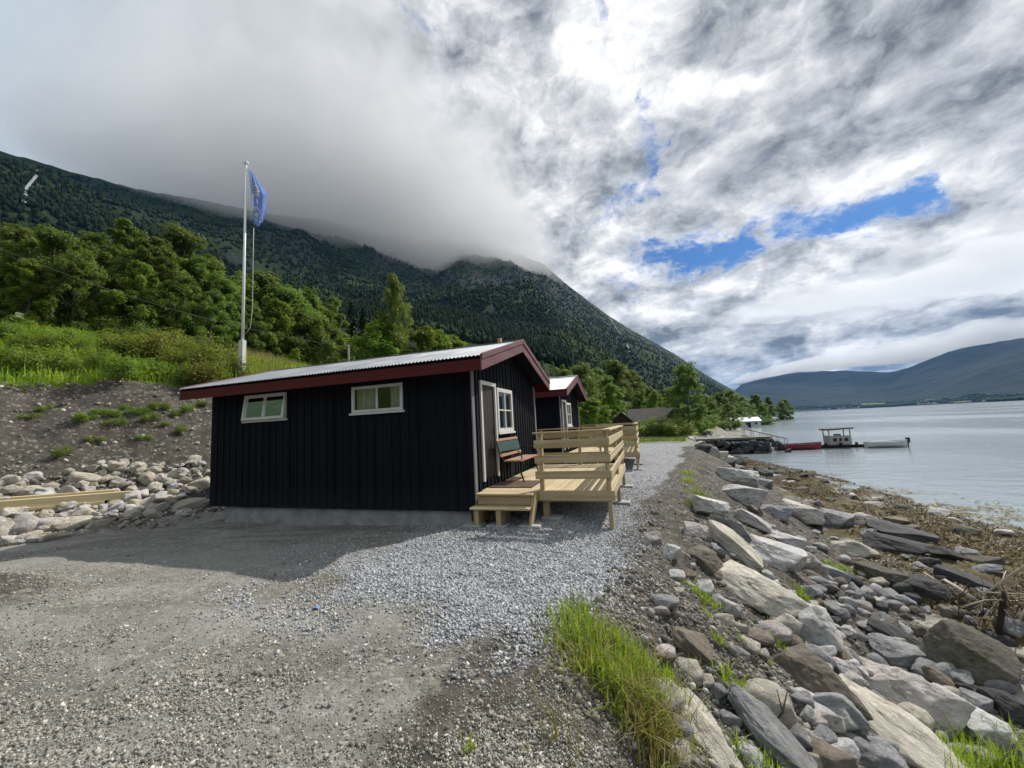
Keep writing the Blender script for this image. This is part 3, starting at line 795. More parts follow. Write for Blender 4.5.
def make_cabin():
    r = empty('cabin')
    roofz = lambda y: 2.985 + SL*(min(y, D-y))                 # underside of the roof at the wall
    front = lambda u, z, o: (u, -o, z)
    back = lambda u, z, o: (u, D+o, z)
    gab = lambda u, z, o: (o, u, z)
    lef = lambda u, z, o: (-L-o, u, z)
    w1, w2 = (-5.66, -4.42, 2.08, 2.66), (-2.66, -1.44, 2.08, 2.62)
    a = MB(); clad(a, front, -L, 0, .16, lambda u: 2.86, [w1, w2])
    a.build('wall', M['stain'], r)
    a = MB(); clad(a, back, -L, 0, .16, lambda u: 2.86, []); a.build('wall', M['stain'], r)
    dr, gw = (.44, 1.13, .66, 2.50), (1.29, 2.32, 1.53, 2.50)
    gt = lambda u: roofz(u)-.06
    # split the gable at the ridge so that its boards follow both slopes
    a = MB()
    clad(a, gab, 0, 2.2, .16, gt, [dr, gw]); clad(a, gab, 2.2, D, .16, gt, [dr, gw]); a.build('wall', M['stain'], r)
    a = MB(); clad(a, lef, 0, 2.2, .16, gt, []); clad(a, lef, 2.2, D, .16, gt, []); a.build('wall', M['stain'], r)
    fl = MB().box(-L+.03, -.03, .03, D-.03, .20, .30); fl.build('floor', M['door'], r)
    f = MB().box(-6.34, -.10, .05, .25, -.45, .145).box(-6.34, -.10, D-.25, D-.05, -.45, .145).box(-.34, -.10, .252, D-.252, -.45, .143).box(-6.34, -6.1, .252, D-.252, -.45, .143)
    f.build('foundation', M['concrete'], r, .012)
    for yy in (-.022, D+.022):
        s_ = -1 if yy < 1 else 1
        c = MB().box(.024, .05, *( (yy-.018, yy+.09) if s_ < 0 else (yy-.09, yy+.018)), .14, 2.74); c.build('corner_board', M['greyboard'], r, .004)
    # roof: corrugated sheet on both slopes, open below to dark boards
    x0, x1 = -L-OVL, OVG
    nx = int((x1-x0)/.076*8); xs = np.linspace(x0, x1, nx+1)
    wave = .011*np.cos((xs-x0)/.076*2*pi)
    V = []; Fq = []
    rows = [(-OVE-.07, 0), (D/2, 1), (D+OVE+.07, 0)]
    for yy, k in rows:
        zz = 2.985 + .055 + SL*min(yy, D-yy)
        for x_, w_ in zip(xs, wave): V.append((x_, yy, zz+w_))
    n = nx+1
    for q in range(2):
        i = np.arange(nx) + q*n; Fq.append(np.stack([i, i+1, i+1+n, i+n], -1))
    ro = link('roof', mesh_np('roof', np.array(V), [np.vstack(Fq)], [M['roof']], True), r)
    md = ro.modifiers.new('thick', 'SOLIDIFY'); md.thickness = .002; md.offset = -1
    es = ro.modifiers.new('split', 'EDGE_SPLIT'); es.split_angle = radians(25)
    rc = MB()
    for sgn in (-1, 1):
        rc.add([(x0-.02, 2.2, 3.695), (x1+.02, 2.2, 3.695), (x1+.02, 2.2+sgn*.16, 3.655), (x0-.02, 2.2+sgn*.16, 3.655)], [(0, 1, 2, 3)])
    rc.build('ridge_cap', M['roof'], ro)
    un = MB()
    for sgn in (0, 1):
        Y = lambda y: y if sgn == 0 else D-y
        P = []
        for dz in (0, .025):
            for xx in (x0+.01, x1-.01):
                for yy in (-OVE+.0, D/2-.001): P.append((xx, Y(yy), 2.985+SL*yy-.02+dz))
        un.add(P, [(0, 1, 3, 2), (4, 6, 7, 5), (0, 2, 6, 4), (1, 5, 7, 3), (0, 4, 5, 1), (2, 3, 7, 6)])
    un.build('roof_boarding', M['stain'], ro)
    for yy in (-OVE-.026, D+OVE+.002):
        MB().box(x0, x1, yy, yy+.024, 2.655, 2.862).build('fascia', M['red'], r, .004)
    for xe_, sgx in ((x1, 1), (x0, -1)):
        for s_ in (0, 1):
            Y = lambda y: y if s_ == 0 else D-y
            def slab(o0, o1, za, zb):
                mb = MB(); P = []
                for xx in (xe_+sgx*o0, xe_+sgx*o1):
                    for yy, zz in ((-OVE-.045, za), (D/2+(-.0015), za), (D/2-.0015, zb), (-OVE-.045, zb)):
                        P.append((xx, Y(yy), 2.985+SL*yy+zz))
                return mb.add(P, [(0, 1, 2, 3), (7, 6, 5, 4), (0, 4, 5, 1), (1, 5, 6, 2), (2, 6, 7, 3), (3, 7, 4, 0)])
            b = slab(.003, .028, -.22, .075).build('barge_board', M['maroon'], r, .004)
            slab(.030, .050, -.02, .088).build('cover_board', M['maroon'], b, .004)
    window(r, front, *w1, [-5.04], [], open_deg=8)
    window(r, front, *w2, [-2.05], [])
    # door
    d = MB()
    nb = 6
    for i in range(nb):
        a_ = dr[0]+.005+(dr[1]-dr[0]-.01)*i/nb; b_ = dr[0]+.005+(dr[1]-dr[0]-.01)*(i+1)/nb-.004
        d.box(-.02, .018, a_, b_, dr[2], dr[3])
    do = d.build('door', M['door'], r, .003)
    h = MB().box(.018, .026, 1.04, 1.08, 1.50, 1.66); h.tube([(.026, 1.06, 1.61), (.07, 1.06, 1.61), (.07, .95, 1.61)], .009, 8); h.build('handle', M['iron'], do)
    fr = MB().box(.022, .062, dr[0]-.075, dr[0], .62, dr[3]+.08).box(.022, .062, dr[1], dr[1]+.075, .62, dr[3]+.08).box(.022, .062, dr[0], dr[1], dr[3], dr[3]+.08)
    fr.build('door_frame', M['white'], do, .004)
    gwin = window(r, gab, *gw, [(gw[0]+gw[1])/2], [(gw[2]+gw[3])/2], fw=.085)
    tag(r, 'near black cabin with a corrugated metal roof and two white side windows', 'cabin', 'black cabins in a row')
    return r
cab = make_cabin(); cab.location = (-3.04, 6.73, 0)
cab2 = copy_tree(cab); cab2.location = (-3.04, 14.78, 0); cab2['label'] = 'second black cabin in the row, half hidden behind the near one'

def make_deck(wd, xa, label, near_rail=True, drop=.9):
    r = empty('timber_deck')
    T = .51; y0, y1 = .12, 4.36
    f = MB(); x = .06
    while x < wd-.02:
        b = min(x+.12, wd); f.box(x, b-.006, y0, y1, T-.03, T); x += .126
    f.build('deck_floor', M['decky'], r, .003)
    jb = MB().box(.06, wd-.01, y0+.003, y0+.048, T-.19, T-.032); jb.box(.06, wd-.01, y1-.048, y1-.003, T-.19, T-.032)
    for yy in np.linspace(y0+.6, y1-.6, 5): jb.box(.07, wd-.05, yy, yy+.045, T-.19, T-.034)
    jb.build('joist_frame', M['deckx'], r)
    rim = MB().box(xa, wd+.06, y0-.028, y0-.001, T-.165, T-.008); rim.build('rim_board', M['deckx'], r, .003)
    MB().box(wd+.002, wd+.030, y0-.0, y1+.02, T-.175, T-.004).build('rim_board', M['decky'], r, .003)
    def post(x, y, z0, z1=1.485, w=.07, d=.095):
        MB().box(x-w/2, x+w/2, y-d/2, y+d/2, z0, z1).build('post', M['deckz'], r, .004)
    xr = wd-.035
    post(xa+.07, y0+.05, .505 if True else 0); post(xr, y0+.05, -drop)
    post(xr, (y0+y1)/2, -drop); post(xr, y1-.05, -drop); post(.16, y1-.05, .505); post(wd*.52, y1-.05, -drop*.5)
    for (x, y) in ((xa+.1, y0+.14), (.6, 2.2), (1.4, 2.2), (1.4, 4.1)): MB().box(x-.05, x+.05, y-.05, y+.05, -drop*.6, T-.19).build('support_post', M['deckz'], r)
    for k in range(3):
        za = .70+.27*k; zb = za+.135
        MB().box(xa-.03, wd+.012, y0-.030, y0-.0025, za, zb).build('rail_board', M['deckx'], r, .004)
        MB().box(wd+.0025, wd+.030, y0-.03, y1+.03, za+.004, zb+.004).build('rail_board', M['decky'], r, .004)
        MB().box(.05, wd+.0, y1+.0025, y1+.030, za, zb).build('rail_board', M['deckx'], r, .004)
    MB().box(xa-.04, wd+.055, y0-.06, y0+.075, 1.487, 1.517).build('cap_rail', M['deckx'], r, .004)
    MB().box(wd-.085, wd+.055, y0+.078, y1-.078, 1.489, 1.519).build('cap_rail', M['decky'], r, .004)
    MB().box(.05, wd+.055, y1-.075, y1+.06, 1.487, 1.517).build('cap_rail', M['deckx'], r, .004)
    # steps
    s = MB().box(.10, xa+.0, -.28, .115, T-.036, T-.001); s.build('landing_board', M['deckx'], r, .006)
    MB().box(.12, xa-.05, -.215, -.187, T-.19, T-.038).build('riser_board', M['deckx'], r, .003)
    MB().box(.06, xa-.02, -.46, -.19, .275, .312).build('step_tread', M['deckx'], r, .006)
    for xx in (.12, .52):
        MB().box(xx, xx+.085, -.42, -.19, -.02, .273).box(xx, xx+.085, -.18, .08, .0, T-.04).build('step_leg', M['deckz'], r, .003)
    MB().prism([(-.44, -.02), (-.24, -.02), (.11, .40), (.11, T-.04), (-.20, T-.04)], lambda p, t: (t, p[0], p[1]), xa-.045, xa-.005).build('stringer', M['deckz'], r, .003)
    tag(r, label, 'deck', 'timber decks of the cabins')
    return r
deck = make_deck(2.38, 1.13, 'near timber deck of pale new planks with a step and board railing'); deck.location = (-3.0, 6.73, 0)
deck2 = make_deck(2.66, 1.3, 'farther timber deck, its board railing seen behind the near deck', drop=.8); deck2.location = (-3.0, 14.78, 0)
pads = [(-2.93, 6.42), (-2.48, 6.42), (-1.91, 6.44), (-1.68, 6.98), (-.60, 8.95), (-.60, 11.0), (-.36, 15.0), (-.36, 17.0)]
pad0 = None
for i, (x, y) in enumerate(pads):
    if pad0 is None:
        bm_ = MB().box(-.17, .17, -.14, .14, -.05, .05); pad0 = bm_.build('concrete_pad', M['pad'], None, .012); o = pad0
    else: o = pad0.copy(); COL.objects.link(o)
    z = float(hgt(x, y)); o.location = (x, y, z+.0); o.rotation_euler = (0, 0, random.uniform(-.15, .15))
    lab = ['grey concrete pad under the left leg of the step', 'grey concrete pad under the middle leg of the step', 'grey concrete pad under the right stringer of the step',
           'grey concrete pad beneath the deck just behind the step', 'concrete pad under the middle outer post of the near deck', 'concrete pad under the back outer post of the near deck',
           'concrete pad under the front outer post of the farther deck', 'concrete pad under the middle outer post of the farther deck'][i]
    tag(o, lab, 'concrete pad', 'concrete pads under the decks')

def make_bench():
    r = empty('garden_bench', (-2.90, 8.30, .51), 0)
    # back against the wall (-x), facing +x; length along y
    for k in range(3): MB().box(.14+.13*k, .25+.13*k, -.70, .70, .43, .46).build('seat_slat', M['bwood'], r, .004)
    tl = radians(14)
    def bk(h, o): return (.08 - h*sin(tl) + o*cos(tl), h*cos(tl)+.46 + o*sin(tl))
    def backslab(h0, h1, m_, n):
        P = []
        for yy in (-.70, .70):
            for (h, o) in ((h0, 0), (h1, 0), (h1, .025), (h0, .025)):
                a, b = bk(h, o); P.append((a, yy, b))
        MB().add(P, [(0, 1, 2, 3), (7, 6, 5, 4), (0, 4, 5, 1), (1, 5, 6, 2), (2, 6, 7, 3), (3, 7, 4, 0)]).build(n, m_, r, .004)
    backslab(.06, .12, M['bwood'], 'back_rail'); backslab(.135, .37, M['bgreen'], 'back_panel'); backslab(.385, .44, M['bwood'], 'back_rail')
    for yy in (-.60, .60):
        f = MB(); f.tube([(.08, yy, 0), (.12, yy, .2), (.10, yy, .42), (-.04, yy, .90)], .016, 8); f.tube([(.52, yy, 0), (.46, yy, .22), (.50, yy, .42)], .016, 8)
        f.tube([(.10, yy, .42), (.50, yy, .42)], .014, 8); f.tube([(.05, yy, .62), (.40, yy, .66), (.49, yy, .55), (.50, yy, .42)], .013, 8)
        f.build('iron_side', M['iron'], r)
    tag(r, 'garden bench with green backrest and black iron legs by the cabin door', 'bench'); return r
make_bench()
dm = MB().box(-.22, .62, -.42, .42, 0, .018).build('doormat', M['mat'], None, .005, (-2.68, 7.5, .511)); tag(dm, 'brown doormat on the deck planks before the cabin door', 'doormat')

# ------------------------------------------------------------------ rocks
def ico(sub):
    bm = bmesh.new(); bmesh.ops.create_icosphere(bm, subdivisions=sub, radius=1)
    V = np.array([v.co[:] for v in bm.verts]); Fa = np.array([[v.index for v in f.verts] for f in bm.faces]); bm.free(); return V, Fa
I5, I3, I2, I1 = ico(6), ico(4), ico(2), ico(1)
def rock_mesh(seed, sub, npl, rough=.05, round_=22):
    q = np.random.default_rng(seed); V, Fa = sub
    nrm = q.normal(size=(npl, 3)); nrm /= np.linalg.norm(nrm, axis=1)[:, None]
    nrm = np.vstack([nrm, np.eye(3), -np.eye(3)]); dd = np.concatenate([q.uniform(.68, .98, npl), np.full(6, .98)])
    c = (V @ nrm.T)/dd; c = np.maximum(c, 1e-3)
    rr = (c**round_).sum(1)**(-1/round_)
    n = fbm(V[:, 0]*1.5+seed*3.1, V[:, 1]*1.5+seed, V[:, 2]*1.5, o=3)*rough*1.2 + fbm(V[:, 0]*6+seed, V[:, 1]*6, V[:, 2]*6, o=4, g=.6)*rough*.42
    st = fbm(V[:, 0]*1.0+V[:, 2]*3+seed, V[:, 1]*1.2, V[:, 2]*9, o=2)*rough*.12
    P = V*(rr+n+st)[:, None]
    lo, hi = P.min(0), P.max(0); P = (P-(lo+hi)/2)/((hi-lo)/2)
    return mesh_np('boulder', P, Fa, [M['rk_grey']], True)
BIG = [rock_mesh(s_, I5, n_, .06, 60) for s_, n_ in ((1, 9), (2, 7), (3, 11), (4, 8), (5, 14), (6, 10), (7, 6), (8, 12))]
ROU = [rock_mesh(60+s_, I5, n_, .05, r_*1.5) for s_, n_, r_ in ((1, 16, 40), (2, 12, 50), (3, 20, 34), (4, 14, 60))]
MED = [rock_mesh(20+s_, I3, n_, .06, 45) for s_, n_ in ((1, 10), (2, 8), (3, 14), (4, 18), (5, 9), (6, 24), (7, 12))]
RND = [rock_mesh(40+s_, I3, 60, .05, 9) for s_ in range(4)]
def put_rock(me, name, center, dims, rot, m_, label, cat, group=None):
    o = link(name, me); o.location = center; o.scale = dims; o.rotation_euler = rot
    o.material_slots[0].link = 'OBJECT'; o.material_slots[0].material = m_
    tag(o, label, cat, group); return o
ROCKS = []
_cnt = [0]
def hero(x0, y0, x1, y1, mk, label, tilt=0, dz=.62, me=None, name='boulder', group='boulders of the shore bank', flat=.5, cat='boulder'):
    xc = (x0+x1)/2; yb = y0 + (y1-y0)*dz
    p = hit(xc, yb)
    if p is None: return
    dep = depth(p); W_ = (x1-x0)*dep/F; H_ = (y1-y0)*dep/F
    T = radians(tilt); cs, sn = abs(cos(T)), abs(sin(T))
    # solve for the unrotated half sizes of a block turned by the tilt
    if abs(tilt) > 3:
        det = cs*cs - sn*sn
        if abs(det) > .3: a = (W_*cs - H_*sn)/det; b = (H_*cs - W_*sn)/det
        else: a = hypot(W_, H_)*.92; b = min(W_, H_)*.45
        a = max(a, .3*max(W_, H_)); b = max(b, .32*min(W_, H_), a*(.30 if any(w_ in label for w_ in ('slab', 'long', 'flat')) else .52)); b = min(b, a*1.1)
    else: a, b = W_, H_
    _cnt[0] += 1; k = _cnt[0]
    me = me or (BIG[k % len(BIG)] if max(a, b) > 1.75*min(a, b) and k % 3 else ROU[k % 4])
    yaw = YAW + atan2(0, 1)
    dl = (xc-512)/F
    yawr = YAW - math.atan(dl)             # face the block roughly along the line of sight
    dy = .5*(a+b)*(.8+.3*((k*37) % 10)/10)
    c = p + np.array([0, 0, 1.])*(H_*.10) + np.array([-sin(yawr), cos(yawr), 0])*dy*.22
    c[2] = p[2] + H_*(dz-.5)*.85
    if 'buried' in label: c[2] -= H_*.24
    jit = random.Random(k*13+5); T = T + radians(jit.uniform(-13, 9) if T > .25 else jit.uniform(-8, 8))
    R_ = Matrix.Rotation(yawr + radians(jit.uniform(-28, 28)), 3, 'Z') @ Matrix.Rotation(radians(jit.uniform(-14, 14)), 3, 'X') @ Matrix.Rotation(T, 3, 'Y')
    flip = Matrix.Rotation(pi*(k % 2), 3, 'Z')
    o = put_rock(me, name, c, (a/2*1.06, dy/2*1.2, b/2*1.08), (R_ @ flip).to_euler(), M[mk], label, cat, group)
    ROCKS.append((c[0], c[1], max(a, b)/2)); return o
B = [
 (718, 468, 757, 491, 'rk_pale', 'large pale rock topmost of the bank near the bend of the shore', 18),
 (721, 484, 762, 509, 'rk_pale', 'bright white rock just below the topmost pale rock', 22),
 (756, 504, 790, 524, 'rk_grey', 'grey boulder between the topmost pale rock and a streaked pink one', 10),
 (782, 498, 820, 531, 'rk_pink', 'streaked pinkish rock at the beach side of the boulder bank', 35),
 (819, 511, 850, 532, 'rk_grey', 'low grey rock at the edge of the brown seaweed beach', 5),
 (736, 509, 774, 540, 'rk_pale', 'pointed whitish rock beside a dark slab in the bank', 38),
 (719, 515, 750, 547, 'rk_grey', 'dark grey slab leaning beside a long tan slab', 45),
 (709, 523, 754, 567, 'rk_tan', 'long tan slab sloping down through the pale rocks', 44),
 (744, 537, 802, 578, 'rk_pale', 'broad pale grey boulder in the middle of the bank', 20),
 (768, 531, 803, 552, 'rk_pale', 'greenish white flat rock behind the broad pale boulder', 15),
 (683, 519, 713, 545, 'rk_pink', 'pinkish blocky rock near the gravel edge', 30),
 (641, 527, 666, 554, 'rk_pink', 'pink and white block at the very edge of the gravel', 30),
 (661, 541, 681, 566, 'rk_pale', 'small white block beside the pink one at the gravel edge', 15),
 (682, 544, 726, 580, 'rk_brown', 'brown flat rock jutting over a dark hollow', 22),
 (721, 560, 799, 627, 'rk_tan', 'huge long cream slab lying down the slope above a dark gap', 36),
 (790, 551, 825, 584, 'rk_pink', 'pinkish wedge shaped boulder with a tuft of grass beneath', 15),
 (694, 500, 728, 518, 'rk_pale', 'pale low rock just left of the topmost pale rock', 20),
 (790, 602, 842, 665, 'rk_pale', 'white patterned boulder standing upright in the bank', 12),
 (779, 653, 862, 730, 'rk_brown', 'big brown grey slab tilted towards the beach', 36),
 (727, 706, 809, 774, 'rk_grey', 'blue grey pointed slab at the bottom edge beside the grass', 36),
 (672, 700, 736, 753, 'rk_tan', 'long narrow cream rock half buried beside the big grass clump', 42),
 (672, 613, 724, 670, 'rk_brown', 'long brown rock half buried in the soil slope', 46),
 (868, 667, 957, 741, 'rk_pink', 'large rounded cream pink boulder, brightest at lower right', 24),
 (862, 716, 957, 780, 'rk_tan', 'long pale slab running out of the picture bottom', 35),
 (927, 629, 1000, 701, 'rk_moss', 'large dark triangular boulder beside the pale sand', 22),
 (872, 640, 919, 674, 'rk_grey', 'grey sloping rock left of the dark triangular boulder', 25),
 (877, 624, 914, 646, 'rk_dark', 'dark angular slab with a flat lit face by the sand', 28),
 (926, 672, 962, 701, 'rk_brown', 'brownish rock leaning on the dark triangular boulder', 28),
 (958, 693, 988, 718, 'rk_grey', 'greenish grey block just right of the cream pink boulder', 15),
 (985, 693, 1030, 726, 'rk_dark', 'dark brown boulder cut by the right edge of the picture', 15),
 (951, 716, 1006, 748, 'rk_pale', 'light rock above the lower right grass', 18),
 (836, 541, 874, 566, 'rk_tan', 'tan rounded boulder alone on the beach', 5),
 (872, 534, 925, 561, 'rk_dark', 'long dark boulder lying on the beach weed', 14),
 (874, 523, 926, 549, 'rk_dark', 'dark ridge of rock behind the long dark boulder', 20),
 (862, 528, 876, 544, 'rk_grey', 'small grey stone left of the long dark boulder', 8),
 (924, 546, 958, 562, 'rk_dark', 'low dark rock right of the long dark boulder', 8),
 (959, 549, 980, 562, 'rk_grey', 'small dark grey rock near the right end of the weed', 8),
 (885, 517, 906, 530, 'rk_brown', 'brown rock standing in the seaweed near the water', 20),
 (978, 565, 999, 575, 'rk_grey', 'small grey stone behind the fallen dead tree', 3),
 (818, 566, 848, 584, 'rk_grey', 'flat grey slab on the beach by the wedge shaped boulder', 10),
 (864, 566, 904, 590, 'rk_moss', 'weedy dark slab above a cluster of round stones', 12),
 (905, 578, 948, 600, 'rk_dark', 'dark wet slab behind the bleached log', 6),
 (945, 572, 985, 590, 'rk_dark', 'dark wet slab under the branches of the dead tree', 8),
 (822, 622, 836, 650, 'rk_grey', 'narrow grey rock behind the white patterned boulder', 10),
 (826, 640, 850, 662, 'rk_brown', 'brown rock at the foot of the white patterned boulder', 20),
 (745, 575, 770, 600, 'rk_brown', 'shaded brown rock in the gap beneath the cream slab', 25),
 (700, 568, 716, 600, 'rk_brown', 'small brown rock at the dark gap left of the cream slab', 30),
 (800, 585, 822, 602, 'rk_grey', 'grey flat stone just behind the white patterned boulder', 15),
 (756, 478, 772, 492, 'rk_grey', 'small grey rock right of the topmost pale rock', 10),
 (880, 700, 902, 716, 'rk_brown', 'brown stone tucked under the cream pink boulder', 10),
 (862, 690, 884, 712, 'rk_grey', 'grey stone left of the cream pink boulder', 20),
 (915, 628, 934, 640, 'rk_moss', 'small mossy stone on the sand left of the triangular boulder', 5),
 (845, 745, 880, 768, 'rk_grey', 'round grey stone in the corner below the long pale slab', 10),
]
for t in B: hero(*t)
# round dark stones in a heap on the beach
for (x, y, wd_) in ((838, 585, 16), (851, 582, 18), (863, 588, 15), (876, 594, 17), (889, 597, 16), (902, 590, 17), (853, 597, 14), (866, 602, 15), (840, 600, 13), (826, 590, 14), (880, 608, 13), (895, 607, 14), (912, 600, 15), (915, 612, 12), (832, 606, 12), (848, 610, 13), (905, 618, 11), (860, 614, 12)):
    hero(x-wd_/2, y-wd_*.36, x+wd_/2, y+wd_*.36, ['rk_dark', 'rk_dark', 'rk_grey', 'rk_moss'][(x+y) % 4], 'round dark stone in the heap behind the white patterned boulder', 0, me=RND[(x*7+y) % 4],
         name='beach_stone', group='round dark stones heaped on the beach', cat='stone')

# medium stones filling the bank
GM = ['rk_grey', 'rk_grey', 'rk_pale', 'rk_brown', 'rk_pink', 'rk_tan', 'rk_pale']
q = np.random.default_rng(11)
n_ok = 0; tries = 0
while n_ok < 290 and tries < 12000:
    tries += 1
    if q.random() < .7: px, py = q.uniform(650, 1024), q.uniform(470, 768)
    else: px, py = q.uniform(690, 900), q.uniform(540, 768)
    p = hit(px, py, 60)
    if p is None: continue
    x, y = p[0], p[1]
    e, xt, xs = edge_e(x, y), np.interp(y, YK, XT), np.interp(y, YS, XS)
    wdt = xt - np.interp(y, YK, XE); k = e/wdt
    if k < .12 or x > min(xs, xt+1.6) or y > 33: continue
    if k < .5 and q.random() < .65: continue
    dep = depth(p); sz = np.clip(q.lognormal(-1.95, .42), .06, .26)*(.7 if k < .4 else 1.0)
    if sz*F/dep < 4: continue
    if any((x-a)**2+(y-b)**2 < (r_*.8)**2 for a, b, r_ in ROCKS): continue
    on_beach = x > xt+.1
    mk = GM[q.integers(len(GM))] if not on_beach else ['rk_dark', 'rk_moss', 'rk_grey', 'rk_brown'][q.integers(4)]
    s1, s2, s3 = sz*q.uniform(.8, 1.35), sz*q.uniform(.7, 1.1), sz*q.uniform(.4, .8)
    put_rock(MED[q.integers(7)] if q.random() < .75 else RND[q.integers(4)], 'bank_stone', (x, y, p[2]+s3*.30), (s1*.7, s2*.7, s3*.7),
             (q.uniform(-.4, .4), q.uniform(.0, .5) if not on_beach else q.uniform(-.2, .2), q.uniform(0, 6.3)), M[mk],
             'weathered stone filling the gaps between boulders on the shore slope', 'stone', 'small stones between the shore boulders')
    ROCKS.append((x, y, sz*.55)); n_ok += 1

# stones along the far part of the shore and on the beach weed
q = np.random.default_rng(12); c_ = 0
while c_ < 70:
    y = q.uniform(24, 62); xe, xt = np.interp(y, YK, XE), np.interp(y, YK, XT); x = q.uniform(xe+.2, xt+.8)
    sz = q.uniform(.3, .75); z = float(hgt(x, y))
    put_rock(MED[q.integers(7)], 'shore_stone', (x, y, z+sz*.2), (sz*.8, sz*.7, sz*.5), (q.uniform(-.4, .4), q.uniform(-.4, .4), q.uniform(0, 6)),
             M[GM[q.integers(len(GM))] if q.random() < .6 else 'rk_dark'], 'stone in the rough riprap edge beyond the gravel platform', 'stone', 'distant riprap stones'); c_ += 1
c_ = 0
while c_ < 40:
    y = q.uniform(9, 30); xt, xs = np.interp(y, YK, XT), np.interp(y, YS, XS); x = q.uniform(xt+.8, xs+.3)
    if y < 11.5 and x > 5: continue
    sz = q.uniform(.15, .42); z = float(hgt(x, y))
    put_rock(MED[q.integers(7)], 'weed_stone', (x, y, z+sz*.05), (sz*.9, sz*.7, sz*.4), (q.uniform(-.2, .2), q.uniform(-.2, .2), q.uniform(0, 6)),
             M[['rk_dark', 'rk_moss', 'rk_moss', 'rk_pink'][q.integers(4)]], 'low wet stone among the brown seaweed by the water', 'stone', 'wet stones in the seaweed'); c_ += 1

# bank stones left of the cabin
BS = [
 (69, 471, 98, 489, 'big pale stone above the timber beams', 8), (106, 461, 123, 474, 'pale cream stone highest in the left heap', 0), (131, 461, 146, 474, 'pale stone right of the highest cream one', 10),
 (140, 467, 155, 491, 'upright oval stone beyond the end of the beams', -5), (97, 467, 108, 480, 'small tan stone between the big pale and the highest stone', 20), (86, 465, 98, 474, 'small cream stone behind the big pale one', 0),
 (175, 497, 208, 513, 'big flat cream stone lying beside the cabin corner', 8), (192, 478, 213, 492, 'pale stone touching the cabin wall', 0), (11, 516, 44, 539, 'round reddish stone below the beams', 10),
 (61, 516, 93, 530, 'long pale slab under the middle of the beams', 14), (37, 518, 62, 530, 'flat cream stone right of the reddish one', 0), (40, 483, 60, 493, 'white flat stone just above the beams', 0),
 (20, 486, 39, 496, 'tan block above the left part of the beams', 0), (164, 496, 177, 508, 'stone left of the big flat cream one', 0), (124, 510, 139, 522, 'cream stone under the right end of the beams', 0),
 (147, 502, 164, 515, 'grey cream stone at the foot of the heap', 5), (91, 520, 107, 531, 'pale stone at the gravel below the beams', 0), (-6, 522, 12, 542, 'square block at the left edge of the picture', 0),
 (166, 488, 184, 500, 'sloping stone behind the big flat cream one', 12), (108, 500, 124, 512, 'stone tucked behind the right end of the beams', 0),
 (46, 533, 70, 541, 'low stone at the gravel edge of the heap', 0), (14, 535, 30, 543, 'small low stone before the reddish one', 0)]
for (a, b, c, d_, lab, tl) in BS: hero(a, b, c, d_, 'rk_bank' if 'reddish' not in lab else 'rk_pink', lab, tl, me=MED[(a*3+b) % 7], name='field_stone', group='stones heaped along the soil bank', cat='stone')
q = np.random.default_rng(5); c_ = 0; tries = 0
while c_ < 250 and tries < 9000:
    tries += 1
    px, py = q.uniform(-10, 214), q.uniform(455, 545)
    lo = np.interp(px, [0, 60, 110, 160, 214], [545, 541, 530, 518, 512]); hi = np.interp(px, [0, 60, 110, 160, 214], [482, 474, 462, 462, 458])
    if py > lo or py < hi: continue
    p = hit(px, py, 60)
    if p is None: continue
    sz = np.clip(q.lognormal(-2.0, .42), .07, .34)
    if any((p[0]-a)**2+(p[1]-b)**2 < (r_*.6)**2 for a, b, r_ in ROCKS): continue
    put_rock(MED[q.integers(7)], 'heap_stone', (p[0], p[1], p[2]+sz*.18), (sz*q.uniform(.6, .95), sz*.65, sz*q.uniform(.35, .6)), (q.uniform(-.4, .4), q.uniform(-.4, .4), q.uniform(0, 6)),
             M[['rk_bank', 'rk_bank', 'rk_tan', 'rk_pink', 'rk_pale'][q.integers(5)]], 'small stone of the sunlit heap along the soil bank', 'stone', 'small stones of the bank heap')
    ROCKS.append((p[0], p[1], sz*.4)); c_ += 1

# ------------------------------------------------------------------ loose gravel and pebbles (uncountable)
def scatter(name, label, pts, sz, tone, mats, base, seed, flat=.6, kind='stuff', cat=None):
    q = np.random.default_rng(seed); BV, BF = base; n = len(pts)
    nb = 6
    protos = [BV*(1+q.uniform(-.32, .32, (len(BV), 1))) for _ in range(nb)]
    pid = q.integers(0, nb, n); P = np.stack(protos)[pid]
    P = P*np.stack([q.uniform(.75, 1.3, n), q.uniform(.6, 1.0, n), q.uniform(.4, .8, n)], -1)[:, None, :]
    e = q.normal(size=(n, 4)); e /= np.linalg.norm(e, axis=1)[:, None]; w_, x, y, z = e.T
    R_ = np.stack([1-2*(y*y+z*z), 2*(x*y-z*w_), 2*(x*z+y*w_), 2*(x*y+z*w_), 1-2*(x*x+z*z), 2*(y*z-x*w_), 2*(x*z-y*w_), 2*(y*z+x*w_), 1-2*(x*x+y*y)], -1).reshape(n, 3, 3)
    P = np.einsum('nij,nkj->nki', R_, P)*np.asarray(sz)[:, None, None]/2 + pts[:, None, :]
    Fa = BF[None] + (np.arange(n)*len(BV))[:, None, None]
    me = mesh_np(name, P.reshape(-1, 3), Fa.reshape(-1, BF.shape[1]), mats, False, dict(tone=np.repeat(tone, len(BV))))
    o = link(name, me); tag(o, label, cat, None, kind); return o
OCT = (np.array([(1, 0, 0), (-1, 0, 0), (0, 1, 0), (0, -1, 0), (0, 0, 1), (0, 0, -1)], float), np.array([(0, 2, 4), (2, 1, 4), (1, 3, 4), (3, 0, 4), (2, 0, 5), (1, 2, 5), (3, 1, 5), (0, 3, 5)]))
